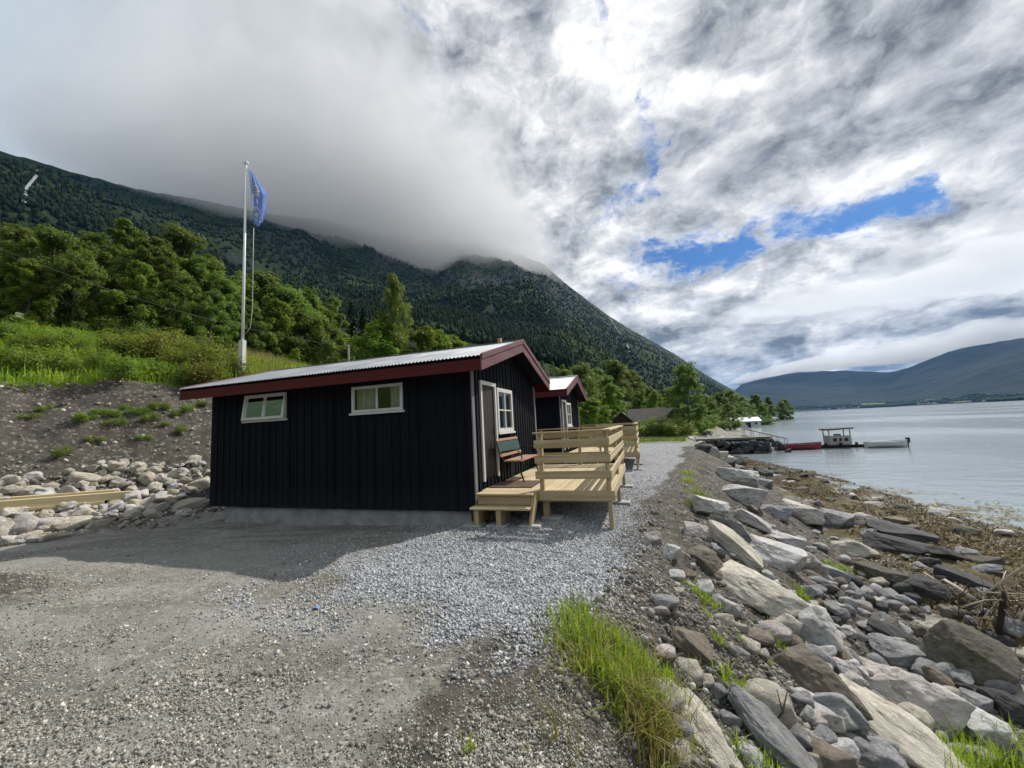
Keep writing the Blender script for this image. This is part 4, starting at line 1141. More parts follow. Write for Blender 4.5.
def pix_pts(n, x0, x1, y0, y1, z=0.0, seed=0, powr=1.0):
    q = np.random.default_rng(seed); px = q.uniform(x0, x1, n); py = y0 + (y1-y0)*q.random(n)**powr
    d = FW[None] + RT[None]*((px-512)/F)[:, None] + UP[None]*((384-py)/F)[:, None]
    t = (z-CH)/d[:, 2]; P = CAMP + d*t[:, None]; return P[:, 0], P[:, 1]
x, y = pix_pts(210000, 200, 720, 470, 690, 0, 3)
gs = gravel_mask(x, y); stray = .16*ss(y, 2.3, 3.4)*ss(x, -6.0, -4.0)*(1-ss(edge_e(x, y), -.3, .2))*ss(fbm(x*2, y*2, o=3), -.4, .5)
k = rng.random(len(x)) < np.maximum(gs*(.45+.55*ss(gs, .5, 1)), stray)*np.clip(1.1-(y-9)/9, .0, 1); x, y = x[k], y[k]
k = ~((x < -2.95) & (y > 6.7)); x, y = x[k][:95000], y[k][:95000]
sz = np.clip(rng.lognormal(-3.72, .34, len(x)), .012, .055)
scatter('gravel', 'grey crushed gravel spread before the cabin and deck', np.stack([x, y, hgt(x, y)+sz*.12], -1), sz, np.clip(rng.normal(.5, .25, len(x)), 0, 1), [M['gravel']], I1 if False else OCT, 1)
# pebbles on the lane, denser towards the camera in streaks
x, y = pix_pts(150000, -20, 640, 540, 780, 0, 4, .85)
dn = ss(fbm(x*.9+3-y*.3, y*.9+x*.35, o=4), -.35, .5)*.8 + .16
k = (rng.random(len(x)) < dn*(1-.8*track_mask(x, y))) & (gravel_mask(x, y) < .4) & (y < 6.4) & (bank_s(x, y) < .2); x, y = x[k], y[k]
sz = np.clip(rng.lognormal(-4.45, .52, len(x)), .005, .05)
scatter('pebbles', 'mixed pebbles and grit lying on the packed lane', np.stack([x, y, hgt(x, y)+sz*.10], -1), sz, np.clip(rng.normal(.50, .28, len(x)), 0, 1), [M['pebble']], OCT, 2)
# rubble on the soil slope, beach and left bank
x1_, y1_ = pix_pts(60000, 560, 1100, 470, 800, -.6, 6); x2_, y2_ = pix_pts(16000, 700, 1100, 500, 800, -1.7, 8)
x = np.concatenate([x1_, x2_]); y = np.concatenate([y1_, y2_])
e = edge_e(x, y); xt = np.interp(y, YK, XT)
k = (e > -.15) & (x < xt+2.2) & (y < 30) & (rng.random(len(x)) < .28+.6*ss(fbm(x*1.1, y*1.1+7, o=3), -.2, .6)) & ~((x > xt+.3) & (y > 6.4) & (y < 9.0) & (x > 3.6)); x, y = x[k], y[k]
sz = np.clip(rng.lognormal(-3.95, .6, len(x)), .008, .11)
scatter('rubble', 'small broken stones covering the soil slope above the beach', np.stack([x, y, hgt(x, y)+sz*.12], -1), sz, np.clip(rng.normal(.33, .25, len(x)), 0, 1), [M['pebble']], (I1[0], I1[1]), 3)
q = np.random.default_rng(9); s_ = q.uniform(.1, 5.6, 9000); yy = q.uniform(0, 14, 9000); b = np.interp(yy, BY, BX); xx = b - s_/.87
k = q.random(9000) < np.where(s_ < 2.3, .9, .15); xx, yy = xx[k], yy[k]
sz = np.clip(q.lognormal(-2.75, .5, len(xx)), .03, .2)
scatter('bank_rubble', 'small stones and clods in the dark soil bank', np.stack([xx, yy, hgt(xx, yy)+sz*.12], -1), sz, np.clip(q.normal(.5, .28, len(xx)), 0, 1), [M['pebble']], (I1[0], I1[1]), 4)

# ------------------------------------------------------------------ timber beams on the stone heap
def at_line(px, py, P0, n):
    d = ray(px, py); t = ((P0-CAMP)@n)/(d@n); return CAMP + d*t
pa = hit(126, 503); pa[2] += .12; nn = np.array([-.6, -.8, 0])      # a plane through the right end of the stack
A0 = at_line(130, 494.5, pa, np.array([.87, -.49, 0])); A1 = at_line(-60, 510, pa, np.array([.87, -.49, 0]))
for i, (dx, dz, w_, h_, lab) in enumerate(((0, 0, .19, .18, 'thick squared timber beam at the front of the stack on the stones'), (-.21, .06, .18, .17, 'timber beam at the back of the stack on the stones'),
                                         (.0, -.13, .26, .07, 'thin plank under the front timber beam'))):
    off = np.array([-.36*-dx*0, 0, 0]); bk_ = np.array([-.87, .49, 0])*(-dx)*1.0
    a = A0 + bk_ + np.array([0, 0, dz]); b_ = A1 + bk_ + np.array([0, 0, dz])
    if i == 1: a = a + (b_-a)/np.linalg.norm(b_-a)*.28
    if i == 2: a = a + (b_-a)/np.linalg.norm(b_-a)*.45
    c = (a+b_)/2; ln = np.linalg.norm(b_-a); dv = (a-b_)/ln
    o = MB().box(-ln/2, ln/2, -w_/2, w_/2, -h_/2, h_/2).build('timber_beam' if i < 2 else 'plank', M['beam'], None, .006, tuple(c))
    o.rotation_euler = Matrix([dv, np.cross([0, 0, 1], dv)/np.linalg.norm(np.cross([0, 0, 1], dv)), np.cross(dv, np.cross([0, 0, 1], dv)/np.linalg.norm(np.cross([0, 0, 1], dv)))]).transposed().to_euler()
    tag(o, lab, 'beam' if i < 2 else 'plank', 'timbers stacked on the stones')

# ------------------------------------------------------------------ flagpole and flag
fpY = 12.0
fb = atY(243.5, 357, fpY); ft = atY(245.0, 165, fpY); fb[0] = ft[0] = (fb[0]+ft[0])/2
fz = float(hgt(fb[0], fpY)); H = ft[2]-fb[2]
fr_ = empty('flagpole', (fb[0], fpY, min(fz, fb[2])))
zb_ = fb[2]-min(fz, fb[2])
MB().tube([(0, 0, zb_+.3), (0, 0, zb_+H*.4), (0, 0, zb_+H)], [.062, .055, .035], 14).build('pole', M['pole'], fr_)
MB().box(-.11, .11, -.09, .09, -.1, zb_+.72).build('plinth', M['white'], fr_, .01)
kb = MB(); kb.tube([(0, 0, zb_+H), (0, 0, zb_+H+.03), (0, 0, zb_+H+.08), (0, 0, zb_+H+.13), (0, 0, zb_+H+.16)], [.03, .085, .11, .085, .02], 12); kb.build('finial', M['pole'], fr_)
zrope = zb_+H-2.9
MB().tube([(.06, -.05, zb_+H-.02), (.07, -.02, zb_+H-.3)], .008, 6).tube([(.24, .22, zrope+.0), (.24, .22, zb_+H*.5), (.25, .22, zb_+H*.25), (.20, .18, zb_+1.3), (.09, .05, zb_+1.0)], .011, 6).build('halyard', M['rope'], fr_)
tag(fr_, 'tall white flagpole standing on the grassy bank left of the cabin', 'flagpole')
mf, gg_ = mat('blue_flag_cloth'); cc = gg_.coord(); tlm = gg_.mix(gg_.noise(cc, 3, 4, .6), (.21, .32, .70), (.30, .42, .80))
pf = gg_.bsdf(tlm, .75); tr_ = gg_.new('ShaderNodeBsdfTranslucent'); gg_.put(tlm, tr_.inputs[0]); mxs = gg_.new('ShaderNodeMixShader'); mxs.inputs[0].default_value = .45
gg_.nt.links.new(pf.k, mxs.inputs[1]); gg_.nt.links.new(tr_.outputs[0], mxs.inputs[2]); gg_.out(S(gg_.nt, mxs.outputs[0])); M['flag'] = mf
sc_ = 1/ (F/depth(ft))     # metres per pixel at the pole
def flagp(u, v, o=0):
    """u across, v down the limp flag"""
    lft = np.interp(v, [0, .15, .5, 1], [1.2, 2.5, 4.6, 7.2]); rgt = np.interp(v, [0, .40, .7, 1], [1.6, 18.0, 18.4, 14.5])
    top = 3.0 + v*58
    xx = lft + (rgt-lft)*u
    zz = top + 3.0*(1-u)*v*0 + (1.5*sin(u*5) if v > .9 else 0)
    dep_ = .13*sin(u*9+v*3)*min(1, v*2.5) + .05*sin(v*14+u*4)
    return Vector((.03+xx*sc_*.95, dep_-.02-o, zb_+H-zz*sc_))
fo = empty('flag', (fb[0], fpY, min(fz, fb[2])), radians(50))
nu, nv = 24, 60
V = [flagp(i/nu, j/nv) for j in range(nv+1) for i in range(nu+1)]
Fq = np.array([[j*(nu+1)+i, j*(nu+1)+i+1, (j+1)*(nu+1)+i+1, (j+1)*(nu+1)+i] for j in range(nv) for i in range(nu)])
link('cloth', mesh_np('cloth', np.array(V), Fq, [M['flag']], True), fo)
STR = {'S': [[(1, .1), (.7, 0), (.2, 0), (0, .2), (.2, .45), (.8, .55), (1, .8), (.8, 1), (.3, 1), (0, .9)]], 'P': [[(0, 1), (0, 0), (.8, 0), (1, .2), (.8, .5), (0, .5)]],
       'I': [[(.5, 0), (.5, 1)]], 'N': [[(0, 1), (0, 0), (1, 1), (1, 0)]]}
lt = MB()
for li, ch in enumerate('SPINS'):
    v0 = .33 + li*.125; h_ = .085
    for st in STR[ch]:
        for (a, b_) in zip(st[:-1], st[1:]):
            pts = []
            for t in np.linspace(0, 1, 5):
                uu = .16 + .36*(a[0]+(b_[0]-a[0])*t); vv = v0 + h_*(a[1]+(b_[1]-a[1])*t)
                pts.append(flagp(uu, vv, .012))
            lt.tube(pts, .03, 5)
lt.build('lettering', M['white'], fo)
tag(fo, 'limp blue banner with white upright lettering hanging from the flagpole', 'flag')

# ------------------------------------------------------------------ trees
def rot_from_normals(n, q):
    """random quads: returns (n,3) tangent pairs"""
    a = q.normal(size=n.shape); a -= (a*n).sum(1)[:, None]*n; a /= np.linalg.norm(a, axis=1)[:, None]+1e-9
    return a, np.cross(n, a)
def leaf_mesh(name, C_, size, nrm, tone, m_, q, asp=.62):
    a, b = rot_from_normals(nrm, q); s1 = size[:, None]/2; s2 = s1*asp
    fold = nrm*s1*.25
    V = np.stack([C_-a*s1, C_-b*s2+fold, C_+a*s1, C_+b*s2+fold], 1).reshape(-1, 3)
    Fq = np.arange(len(C_)*4).reshape(-1, 4)
    return mesh_np(name, V, Fq, [m_], False, dict(tone=np.repeat(np.clip(tone, 0, 1), 4)))
def unit(v): return v/(np.linalg.norm(v, axis=-1, keepdims=True)+1e-9)
def tree_proto(seed, H=9.0, W=6.0, base=.06, n_clump=62, per=150, lsz=(.14, .26), m_='leaf', shape=1.0, droop=0, trunk_r=.16):
    q = np.random.default_rng(seed)
    r = empty('broadleaf_tree'); mb = MB()
    bend = q.normal(0, .25, 2)
    tp = [(bend[0]*t*t, bend[1]*t*t, -.5+t*(H*.86+.5)) for t in np.linspace(0, 1, 7)]
    mb.tube(tp, [trunk_r*(1.15-t) for t in np.linspace(0, 1, 7)], 8)
    cl = []
    # a handful of big boughs give the crown its own outline
    nb = 11; boughs = []
    for i in range(nb):
        t = base + (1-base)*(i+.5)/nb; prof = (sin(pi*min(1, (t-base)/(1-base)*.82+.20))**.75)*shape + (1-shape)*(1.05-t)
        rad = W/2*prof*q.uniform(.62, 1.12); an = i*2.4+q.normal(0, .35)
        z = H*t
        tip = np.array([cos(an)*rad, sin(an)*rad, z + rad*q.uniform(.05, .35)])
        st = np.array([bend[0]*t*t, bend[1]*t*t, max(.3, z-rad*.45)])
        mid = (st+tip)/2 + np.array([0, 0, rad*.12])
        mb.tube([st, mid, tip], [trunk_r*.45*(1.1-t), trunk_r*.3*(1.1-t)+.01, .012], 6)
        boughs.append((st, tip, rad))
    boughs.append((np.array([0, 0, H*.7]), np.array([bend[0], bend[1], H*.95]), W*.2))
    for k in range(n_clump):
        st, tip, rad = boughs[q.integers(len(boughs))]
        u = q.uniform(.3, 1.08); c = st+(tip-st)*u + q.normal(0, .16*W*.25+.12, 3)*np.array([1, 1, .7]); cl.append(c)
    ne = int(n_clump*.75)
    tt = base + (1-base)*q.random(ne)**.9; pr = (np.sin(pi*np.minimum(1, (tt-base)/(1-base)*.80+.20))**.65)*shape + (1-shape)*(1.05-tt)
    an = q.uniform(0, 6.28, ne); lob = 1+.22*np.sin(an*3+seed)+.15*np.sin(an*5+tt*9+seed); rr_ = W/2*pr*lob*q.random(ne)**.4*.92
    ext = np.stack([np.cos(an)*rr_, np.sin(an)*rr_, H*tt], -1); cl = list(cl)+list(ext); n_clump = len(cl)
    cl = np.array(cl); n = n_clump*per
    ci = np.repeat(np.arange(n_clump), per); cr = q.uniform(.30, .62, n_clump)*W/6.0
    d = unit(q.normal(size=(n, 3))); rr = q.random(n)**.45
    P = cl[ci] + d*(rr*cr[ci])[:, None]*np.array([1.1, 1.1, 1.0]); P[:, 2] -= droop*q.random(n)**2
    P[:, 2] = np.maximum(P[:, 2], .15)
    nr = unit(d*.7 + np.array([0, 0, .75]) + q.normal(0, .45, (n, 3)))
    tone = .45 + q.normal(0, .16, n_clump)[ci] + q.normal(0, .12, n)
    s_ = q.uniform(*lsz, n)
    mb.build('trunk', M['bark'], r)
    link('crown', leaf_mesh('crown', P, s_, nr, tone, M[m_], q), r)
    r['H'] = H; return r
def spruce_proto(seed, H=13.0, W=4.6):
    q = np.random.default_rng(seed); r = empty('spruce_tree')
    MB().tube([(0, 0, -.4), (0, 0, H*.5), (0, 0, H*.98)], [.18, .11, .02], 8).build('trunk', M['bark'], r)
    C_, nr, sz = [], [], []
    z = .9
    while z < H:
        t = z/H; rad = W/2*(1-t)**.85+.1; nbr = int(7+5*(1-t))
        for k in range(nbr):
            an = q.uniform(0, 2*pi); rl = rad*q.uniform(.75, 1.1); m_ = int(8+26*rl)
            u = q.random(m_); w_ = q.normal(0, .16, m_)*(1.1-u)*(.4+rl*.35)
            C_.append(np.stack([cos(an)*rl*u - sin(an)*w_, sin(an)*rl*u+cos(an)*w_, z - .42*rl*u**1.3 + q.normal(0, .05, m_)], -1))
            nr.append(unit(np.array([cos(an)*.3, sin(an)*.3, 1.0])+q.normal(0, .35, (m_, 3)))); sz.append(q.uniform(.18, .36, m_))
        z += .36
    C_ = np.concatenate(C_); nr = np.concatenate(nr); sz = np.concatenate(sz)
    link('crown', leaf_mesh('crown', C_, sz, nr, .45+q.normal(0, .2, len(C_)), M['needle'], q, .45), r); r['H'] = H; return r
def shrub_proto(seed, H=1.4, W=1.7, m_='leaf', n=2600, lsz=(.06, .12)):
    q = np.random.default_rng(seed); r = empty('shrub'); mb = MB(); cl = []
    for k in range(9):
        an = q.uniform(0, 6.3); rad = W/2*q.uniform(.2, .85); tip = np.array([cos(an)*rad, sin(an)*rad, H*q.uniform(.55, .95)])
        mb.tube([(0, 0, -.1), (tip*.5+np.array([0, 0, .1])), tip], [.018, .012, .005], 5); cl += [tip, tip*.7, tip*np.array([1, 1, .55])]
    cl = np.array(cl); ci = q.integers(0, len(cl), n)
    d = unit(q.normal(size=(n, 3))); P = cl[ci] + d*(q.random(n)**.5)[:, None]*W*.22; P[:, 2] = np.abs(P[:, 2])*.97+.02
    mb.build('stem', M['bark'], r)
    link('foliage', leaf_mesh('foliage', P, q.uniform(*lsz, n), unit(d*.7+np.array([0, 0, .7])+q.normal(0, .4, (n, 3))), .45+q.normal(0, .14, len(cl))[ci]+q.normal(0, .12, n), M[m_], q), r)
    r['H'] = H; return r
TP = [tree_proto(1, 9, 6.4), tree_proto(2, 9.5, 6.0, n_clump=80), tree_proto(3, 8.5, 6.8, m_='leaf', n_clump=75), tree_proto(4, 9, 5.2, m_='leaf_light', n_clump=64),
      tree_proto(5, 10, 5.4, m_='leaf', shape=.6)]
BP = [tree_proto(11, 10, 4.2, base=.15, n_clump=75, per=150, lsz=(.10, .18), m_='leaf_birch', shape=.75, droop=.5, trunk_r=.12)]
SP = [spruce_proto(21), spruce_proto(22, 12, 4.0)]
HP = [shrub_proto(31, 1.4, 1.8, 'leaf_light'), shrub_proto(32, 1.2, 1.7, 'leaf_red'), shrub_proto(33, 1.6, 1.8, 'leaf'), shrub_proto(34, 1.1, 1.6, 'leaf_light', 2200)]
USED = set()
def plant(proto, x, y, H, label, cat, group=None, dz=0.0, wide=1.0, far=False):
    o = proto if proto.name not in USED else copy_tree(proto)
    USED.add(proto.name)
    z = float(hgt(x, y)) if hypot(x, y) < 400 else 0
    o.location = (x, y, z-.05+dz); k = H/proto['H']; o.scale = (k*wide, k*wide, k); o.rotation_euler = (0, 0, random.uniform(0, 6.28))
    tag(o, label, cat, group); return o
def at_R(px, R):
    d = ray(px, 410); h = hypot(d[0], d[1]); return d[0]/h*R, d[1]/h*R
def plant_px(proto, px, top, R, label, cat='tree', group=None, wide=1.0):
    x, y = at_R(px, R); d = ray(px, top); zt = CH + d[2]/hypot(d[0], d[1])*R
    z = gz(x, y); H = max(zt-z, 1.2)
    o = plant(proto, x, y, H, label, cat, group, 0, wide); o.location.z = z-.1; return o
def gz(x, y):
    R = hypot(x, y); z = float(hgt(x, y)) if R < 415 else -9
    if R > 115: z = max(z, float(mtn(np.array(degrees(atan2(x, y))), np.array(R))))
    return z
LM = [(-34, 232, 36, 0), (4, 224, 38, 1), (44, 232, 35, 2), (84, 231, 37, 0), (116, 219, 39, 4), (148, 238, 36, 1), (172, 234, 41, 2), (196, 256, 37, 0), (222, 281, 36, 1), (236, 274, 44, 4),
      (262, 275, 44, 2), (288, 287, 43, 0), (312, 297, 48, 1), (332, 300, 52, 4), (20, 258, 33, 3), (66, 252, 33, 1), (132, 262, 33, 3), (178, 275, 33, 0), (206, 292, 33, 2), (246, 300, 36, 1), (276, 302, 38, 3), (300, 312, 40, 0), (322, 318, 42, 2)]
for px, tp, R, k in LM:
    plant_px(TP[k], px, tp, R, 'leafy deciduous tree in the dense stand above the grassy bank', 'tree', 'deciduous trees above the left bank', 1.05)
for px, tp, R, k in ((352, 301, 66, 0), (364, 307, 64, 1), (379, 304, 68, 0), (310, 281, 70, 1), (467, 326, 110, 0), (457, 330, 105, 1), (443, 334, 100, 0)):
    plant_px(SP[k], px, tp, R, 'dark spruce rising behind the deciduous trees', 'tree', 'dark spruces on the hillside')
plant_px(BP[0], 397, 273, 40, 'tall slender birch with light green drooping foliage standing above the cabin roof', 'tree', None, .80)
for px, tp, R in ((383, 322, 40), (426, 330, 42), (440, 334, 44), (455, 338, 48)): plant_px(TP[3], px, tp, R, 'light green young tree behind the ridge of the near cabin', 'tree', 'young trees behind the near cabin', 1.3)
for px, tp, R, k in ((566, 371, 50, 1), (584, 362, 66, 0), (602, 370, 72, 2), (618, 362, 88, 1), (634, 370, 96, 0), (652, 388, 92, 3), (666, 390, 105, 2), (612, 385, 60, 3), (640, 392, 72, 1), (655, 392, 68, 3)):
    plant_px(TP[k], px, tp, R, 'deciduous tree on the slope beyond the second cabin', 'tree', 'trees beyond the second cabin', 1.1)
plant_px(TP[3], 592, 398, 34, 'bright yellow green bushy tree just right of the second cabin', 'tree', None, 1.5)
plant_px(TP[1], 688, 365, 56, 'tall dense deciduous tree standing by itself above the stone jetty', 'tree', None, 1.05)
for px, tp, R, k in ((706, 394, 95, 0), (720, 393, 120, 1), (733, 391, 150, 2), (744, 396, 165, 0), (757, 395, 190, 1), (769, 397, 200, 4), (781, 401, 235, 0), (786, 400, 240, 1), (712, 402, 85, 3), (728, 404, 105, 0), (700, 404, 78, 2), (762, 405, 170, 3)):
    plant_px(TP[k], px, tp, R, 'distant tree of the row following the shore beyond the jetty', 'tree', 'shoreline trees beyond the jetty', 1.25)
for px, tp, R, k in ((657, 417, 50, 2), (667, 416, 52, 0), (676, 420, 49, 3), (698, 414, 66, 2), (709, 416, 80, 0), (722, 418, 100, 2), (735, 420, 125, 0), (764, 416, 150, 2), (645, 420, 52, 3)):
    plant_px(HP[k], px, tp, R, 'round green bush near the dark huts and the shore', 'bush', 'bushes around the huts', 1.3)
q = np.random.default_rng(77); c_ = 0
while c_ < 150:
    px = q.uniform(-30, 690); R = q.uniform(52, 300)
    x, y = at_R(px, R)
    if bank_s(x, y) < 6 and px > 400: continue
    pr = TP[q.integers(5)] if q.random() < .75 else SP[q.integers(2)]
    H = q.uniform(7.5, 12.5)
    o = plant(pr, x, y, H, 'woodland tree on the lower mountain slope behind the cabins', 'tree', 'woodland on the lower slope', 0, 1.1); o.location.z = gz(x, y)-.2; c_ += 1

# shrubs and tall weeds on the bank
q = np.random.default_rng(41)
SHP = [(150, 345, 2), (168, 352, 1), (182, 360, 1), (196, 362, 1), (208, 372, 1), (140, 372, 0), (160, 375, 0), (185, 380, 0), (205, 384, 1), (120, 355, 1), (225, 378, 1), (100, 368, 0), (235, 372, 0), (130, 340, 2), (170, 335, 2), (190, 342, 2),
       (80, 350, 0), (60, 345, 3), (40, 350, 0), (20, 345, 3), (110, 335, 1), (90, 330, 2), (65, 328, 2), (35, 330, 3), (50, 370, 3), (75, 372, 0), (25, 368, 3), (5, 360, 0), (215, 365, 1), (150, 360, 1), (178, 368, 1), (2, 335, 2), (118, 375, 3)]
for px, py, k in SHP:
    p = hit(px, py+6)
    if p is None or bank_s(p[0], p[1]) > 24: continue
    plant(HP[k], p[0], p[1], (q.uniform(.9, 1.5) if k in (1, 2) else q.uniform(.55, .95)), ['fresh green shrub among the tall weeds of the bank', 'reddish leaved wild rose bush on the bank top', 'dark green shrub at the foot of the left trees', 'low bright green shrub on the bank edge'][k], 'shrub',
          ['green shrubs on the bank', 'reddish bushes on the bank', 'dark shrubs below the trees', 'low shrubs on the bank edge'][k])
for px, py, k in ((100, 412, 3), (108, 416, 3), (150, 420, 3), (165, 425, 0), (175, 415, 3), (30, 418, 3), (188, 410, 3), (62, 455, 3), (95, 440, 3), (200, 405, 3), (125, 408, 3), (138, 414, 3), (115, 425, 3), (160, 408, 3), (45, 410, 3), (180, 432, 3), (145, 438, 3), (85, 420, 3)):
    p = hit(px, py); plant(HP[k], p[0], p[1], q.uniform(.18, .32), 'small green weed tuft growing on the bare soil bank', 'weed', 'weed tufts on the soil bank', -.05, 1.3)

# ------------------------------------------------------------------ grass
def blades(name, label, C_, hts, wd_, m_, seed, tone, lean=.35):
    q = np.random.default_rng(seed); n = len(C_)
    an = q.uniform(0, 2*pi, n); dirv = np.stack([np.cos(an), np.sin(an), 0*an], -1); side = np.stack([-np.sin(an), np.cos(an), 0*an], -1)
    ln = np.abs(q.normal(0, lean, n)); V = []
    for t, wk in ((0, 1), (.38, .85), (.75, .5)):
        c = C_ + np.array([0, 0, 1])*(hts*t*(1-.25*ln*t))[:, None] + dirv*(hts*ln*t**2)[:, None]
        V += [c-side*(wd_*wk/2)[:, None], c+side*(wd_*wk/2)[:, None]]
    V.append(C_ + np.array([0, 0, 1])*(hts*(1-.3*ln))[:, None] + dirv*(hts*ln)[:, None])
    V = np.stack(V, 1); b = np.arange(n)[:, None]*7
    Fq = np.concatenate([b+np.array([[0, 1, 3, 2]]), b+np.array([[2, 3, 5, 4]])]); Ft = b+np.array([[4, 5, 6]])
    o = link(name, mesh_np(name, V.reshape(-1, 3), [Fq, Ft], [m_], False, dict(tone=np.repeat(np.clip(tone, 0, 1), 7)))); tag(o, label, 'grass', None, 'stuff'); return o
q = np.random.default_rng(51)
s_ = q.uniform(5.4, 15, 52000); yy = q.uniform(-2, 26, 52000); xx = np.interp(yy, BY, BX)-s_/np.interp(yy, [4, 12, 20, 60], [.87, .87, .98, 1])
den = .35+.65*ss(fbm(xx*.5, yy*.5, o=3), -.4, .4); k = (q.random(52000) < den) & (hgt(xx, yy) > 3.2); xx, yy, s_ = xx[k], yy[k], s_[k]
hh = q.uniform(.35, .95, len(xx))*(1.15-.04*(s_-5))*(.6+.6*ss(fbm(xx*.35+4, yy*.35, o=3), -.5, .5))
blades('grass', 'lush tall grass on top of the soil bank', np.stack([xx, yy, hgt(xx, yy)-.03], -1), hh, np.full(len(xx), .035), M['grass'], 1, .38+.4*fbm(xx*.4, yy*.4, o=3)+q.normal(0, .15, len(xx)))
# broad weeds mixed in
n = 42000; s_ = q.uniform(5.3, 14, n); yy = q.uniform(-2, 22, n); xx = np.interp(yy, BY, BX)-s_/.9
k = q.random(n) < ss(fbm(xx*.6+8, yy*.6, o=3), -.35, .35); xx, yy = xx[k], yy[k]
P = np.stack([xx, yy, hgt(xx, yy)+q.uniform(.05, .65, len(xx))*(.5+.5*ss(fbm(xx*.5, yy*.5+5, o=3), -.4, .4))], -1)
o = link('undergrowth', leaf_mesh('undergrowth', P, q.uniform(.06, .15, len(P)), unit(np.array([0, 0, .9])+q.normal(0, .5, (len(P), 3))), .45+.3*fbm(xx*.7, yy*.7, o=2)+q.normal(0, .15, len(P)), M['leaf_light'], q))
tag(o, 'mixed broad leaved weeds growing through the grass of the bank', 'weeds', None, 'stuff')
TUFT = [(572, 612, 1), (580, 630, 1.2), (592, 645, 1.2), (605, 640, 1.1), (600, 665, 1.2), (618, 655, 1.1), (630, 672, 1.2), (612, 685, 1.2), (645, 668, 1), (660, 680, 1.1), (672, 690, 1), (640, 695, 1.1), (628, 705, 1.1), (650, 715, 1), (566, 640, .9), (662, 725, .9), (655, 745, .8), (585, 665, .9),
        (738, 690, .8), (750, 697, .8), (760, 705, .7), (728, 683, .6), (742, 702, .7), (772, 712, .5), (700, 592, .7), (710, 600, .7), (692, 585, .6), (706, 612, .5), (806, 598, .9), (816, 604, .8), (800, 590, .6), (783, 632, .7), (772, 640, .7), (790, 640, .6), (768, 764, .7), (785, 768, .7), (750, 760, .6), (735, 750, .5),
        (940, 762, .9), (960, 766, .9), (985, 764, 1), (1005, 762, 1), (1022, 760, 1), (970, 752, .7), (1000, 752, .7), (925, 768, .8), (1018, 770, 1.5), (950, 775, 1.4), (935, 752, 1.0), (978, 768, 1.5), (998, 768, 1.5), (1012, 752, 1.2), (965, 774, 1.4), (990, 745, .8), (1020, 745, 1.0), (690, 478, .8), (697, 490, .9), (705, 500, .7), (694, 502, .6), (688, 470, .8), (845, 566, .6), (832, 562, .6), (868, 540, .5), (880, 545, .5), (842, 572, .5), (720, 640, .5), (690, 655, .5), (470, 745, .35), (765, 655, .5), (745, 640, .4), (680, 730, .5)]
C_, hh, tn = [], [], []
for px, py, k in TUFT:
    p = hit(px, py+4, 60)
    if p is None: continue
    dep = depth(p); n = int(95*k); sp = .075*k*(.7+.12*dep)
    c = np.stack([p[0]+q.normal(0, sp, n), p[1]+q.normal(0, sp, n)], -1)
    C_.append(np.stack([c[:, 0], c[:, 1], hgt(c[:, 0], c[:, 1])-.015], -1)); hh.append(q.uniform(.3, 1.0, n)*.30*k*(.75 if dep < 8 else 1.0)); tn.append(.52+q.normal(0, .12)+q.normal(0, .24, n))
C_ = np.concatenate(C_); hh = np.concatenate(hh)
blades('grass', 'bright green grass clumps on the soil edge and between the boulders', C_, hh, np.full(len(C_), .0085)*(1+.06*np.linalg.norm(C_-CAMP, axis=1)), M['grass'], 2, np.concatenate(tn), .58)
C_, hh = [], []
for px, py, k in ((645, 735, 1), (655, 728, 1), (640, 712, .7), (665, 740, .8), (650, 750, .8), (585, 672, .5), (560, 735, .3)):
    p = hit(px, py); n = int(90*k); c = np.stack([p[0]+q.normal(0, .09, n), p[1]+q.normal(0, .09, n)], -1)
    C_.append(np.stack([c[:, 0], c[:, 1], hgt(c[:, 0], c[:, 1])], -1)); hh.append(q.uniform(.12, .3, n))
for px, py, k in TUFT[:18]:
    p = hit(px, py+4); n = 12; c = np.stack([p[0]+q.normal(0, .13, n), p[1]+q.normal(0, .13, n)], -1)
    C_.append(np.stack([c[:, 0], c[:, 1], hgt(c[:, 0], c[:, 1])], -1)); hh.append(q.uniform(.15, .36, n))
C_ = np.concatenate(C_)
blades('dry_grass', 'dry straw coloured grass beneath and among the big grass clump', C_, np.concatenate(hh), np.full(len(C_), .008), M['drygrass'], 3, .5+q.normal(0, .2, len(C_)), .9)
# lawn grass on the far terrace and the dry strip behind the flagpole
n = 9000; xx = q.uniform(-6, 5, n); yy = q.uniform(36, 60, n); k = edge_e(xx, yy) < -.2; xx, yy = xx[k], yy[k]
blades('grass', 'mown grass of the terrace beyond the cabins', np.stack([xx, yy, hgt(xx, yy)], -1), q.uniform(.06, .22, len(xx)), np.full(len(xx), .04), M['lawn'], 4, .45+q.normal(0, .15, len(xx)))
n = 5000; R = q.uniform(18, 30, n); pxs = q.uniform(236, 350, n); dd = np.array([at_R(a, b) for a, b in zip(pxs, R)])
blades('dry_grass', 'tall pale seeding grass behind the near cabin roof', np.stack([dd[:, 0], dd[:, 1], hgt(dd[:, 0], dd[:, 1])], -1), q.uniform(.4, .95, n), np.full(n, .03), M['drygrass'], 5, .45+q.normal(0, .2, n), .2)

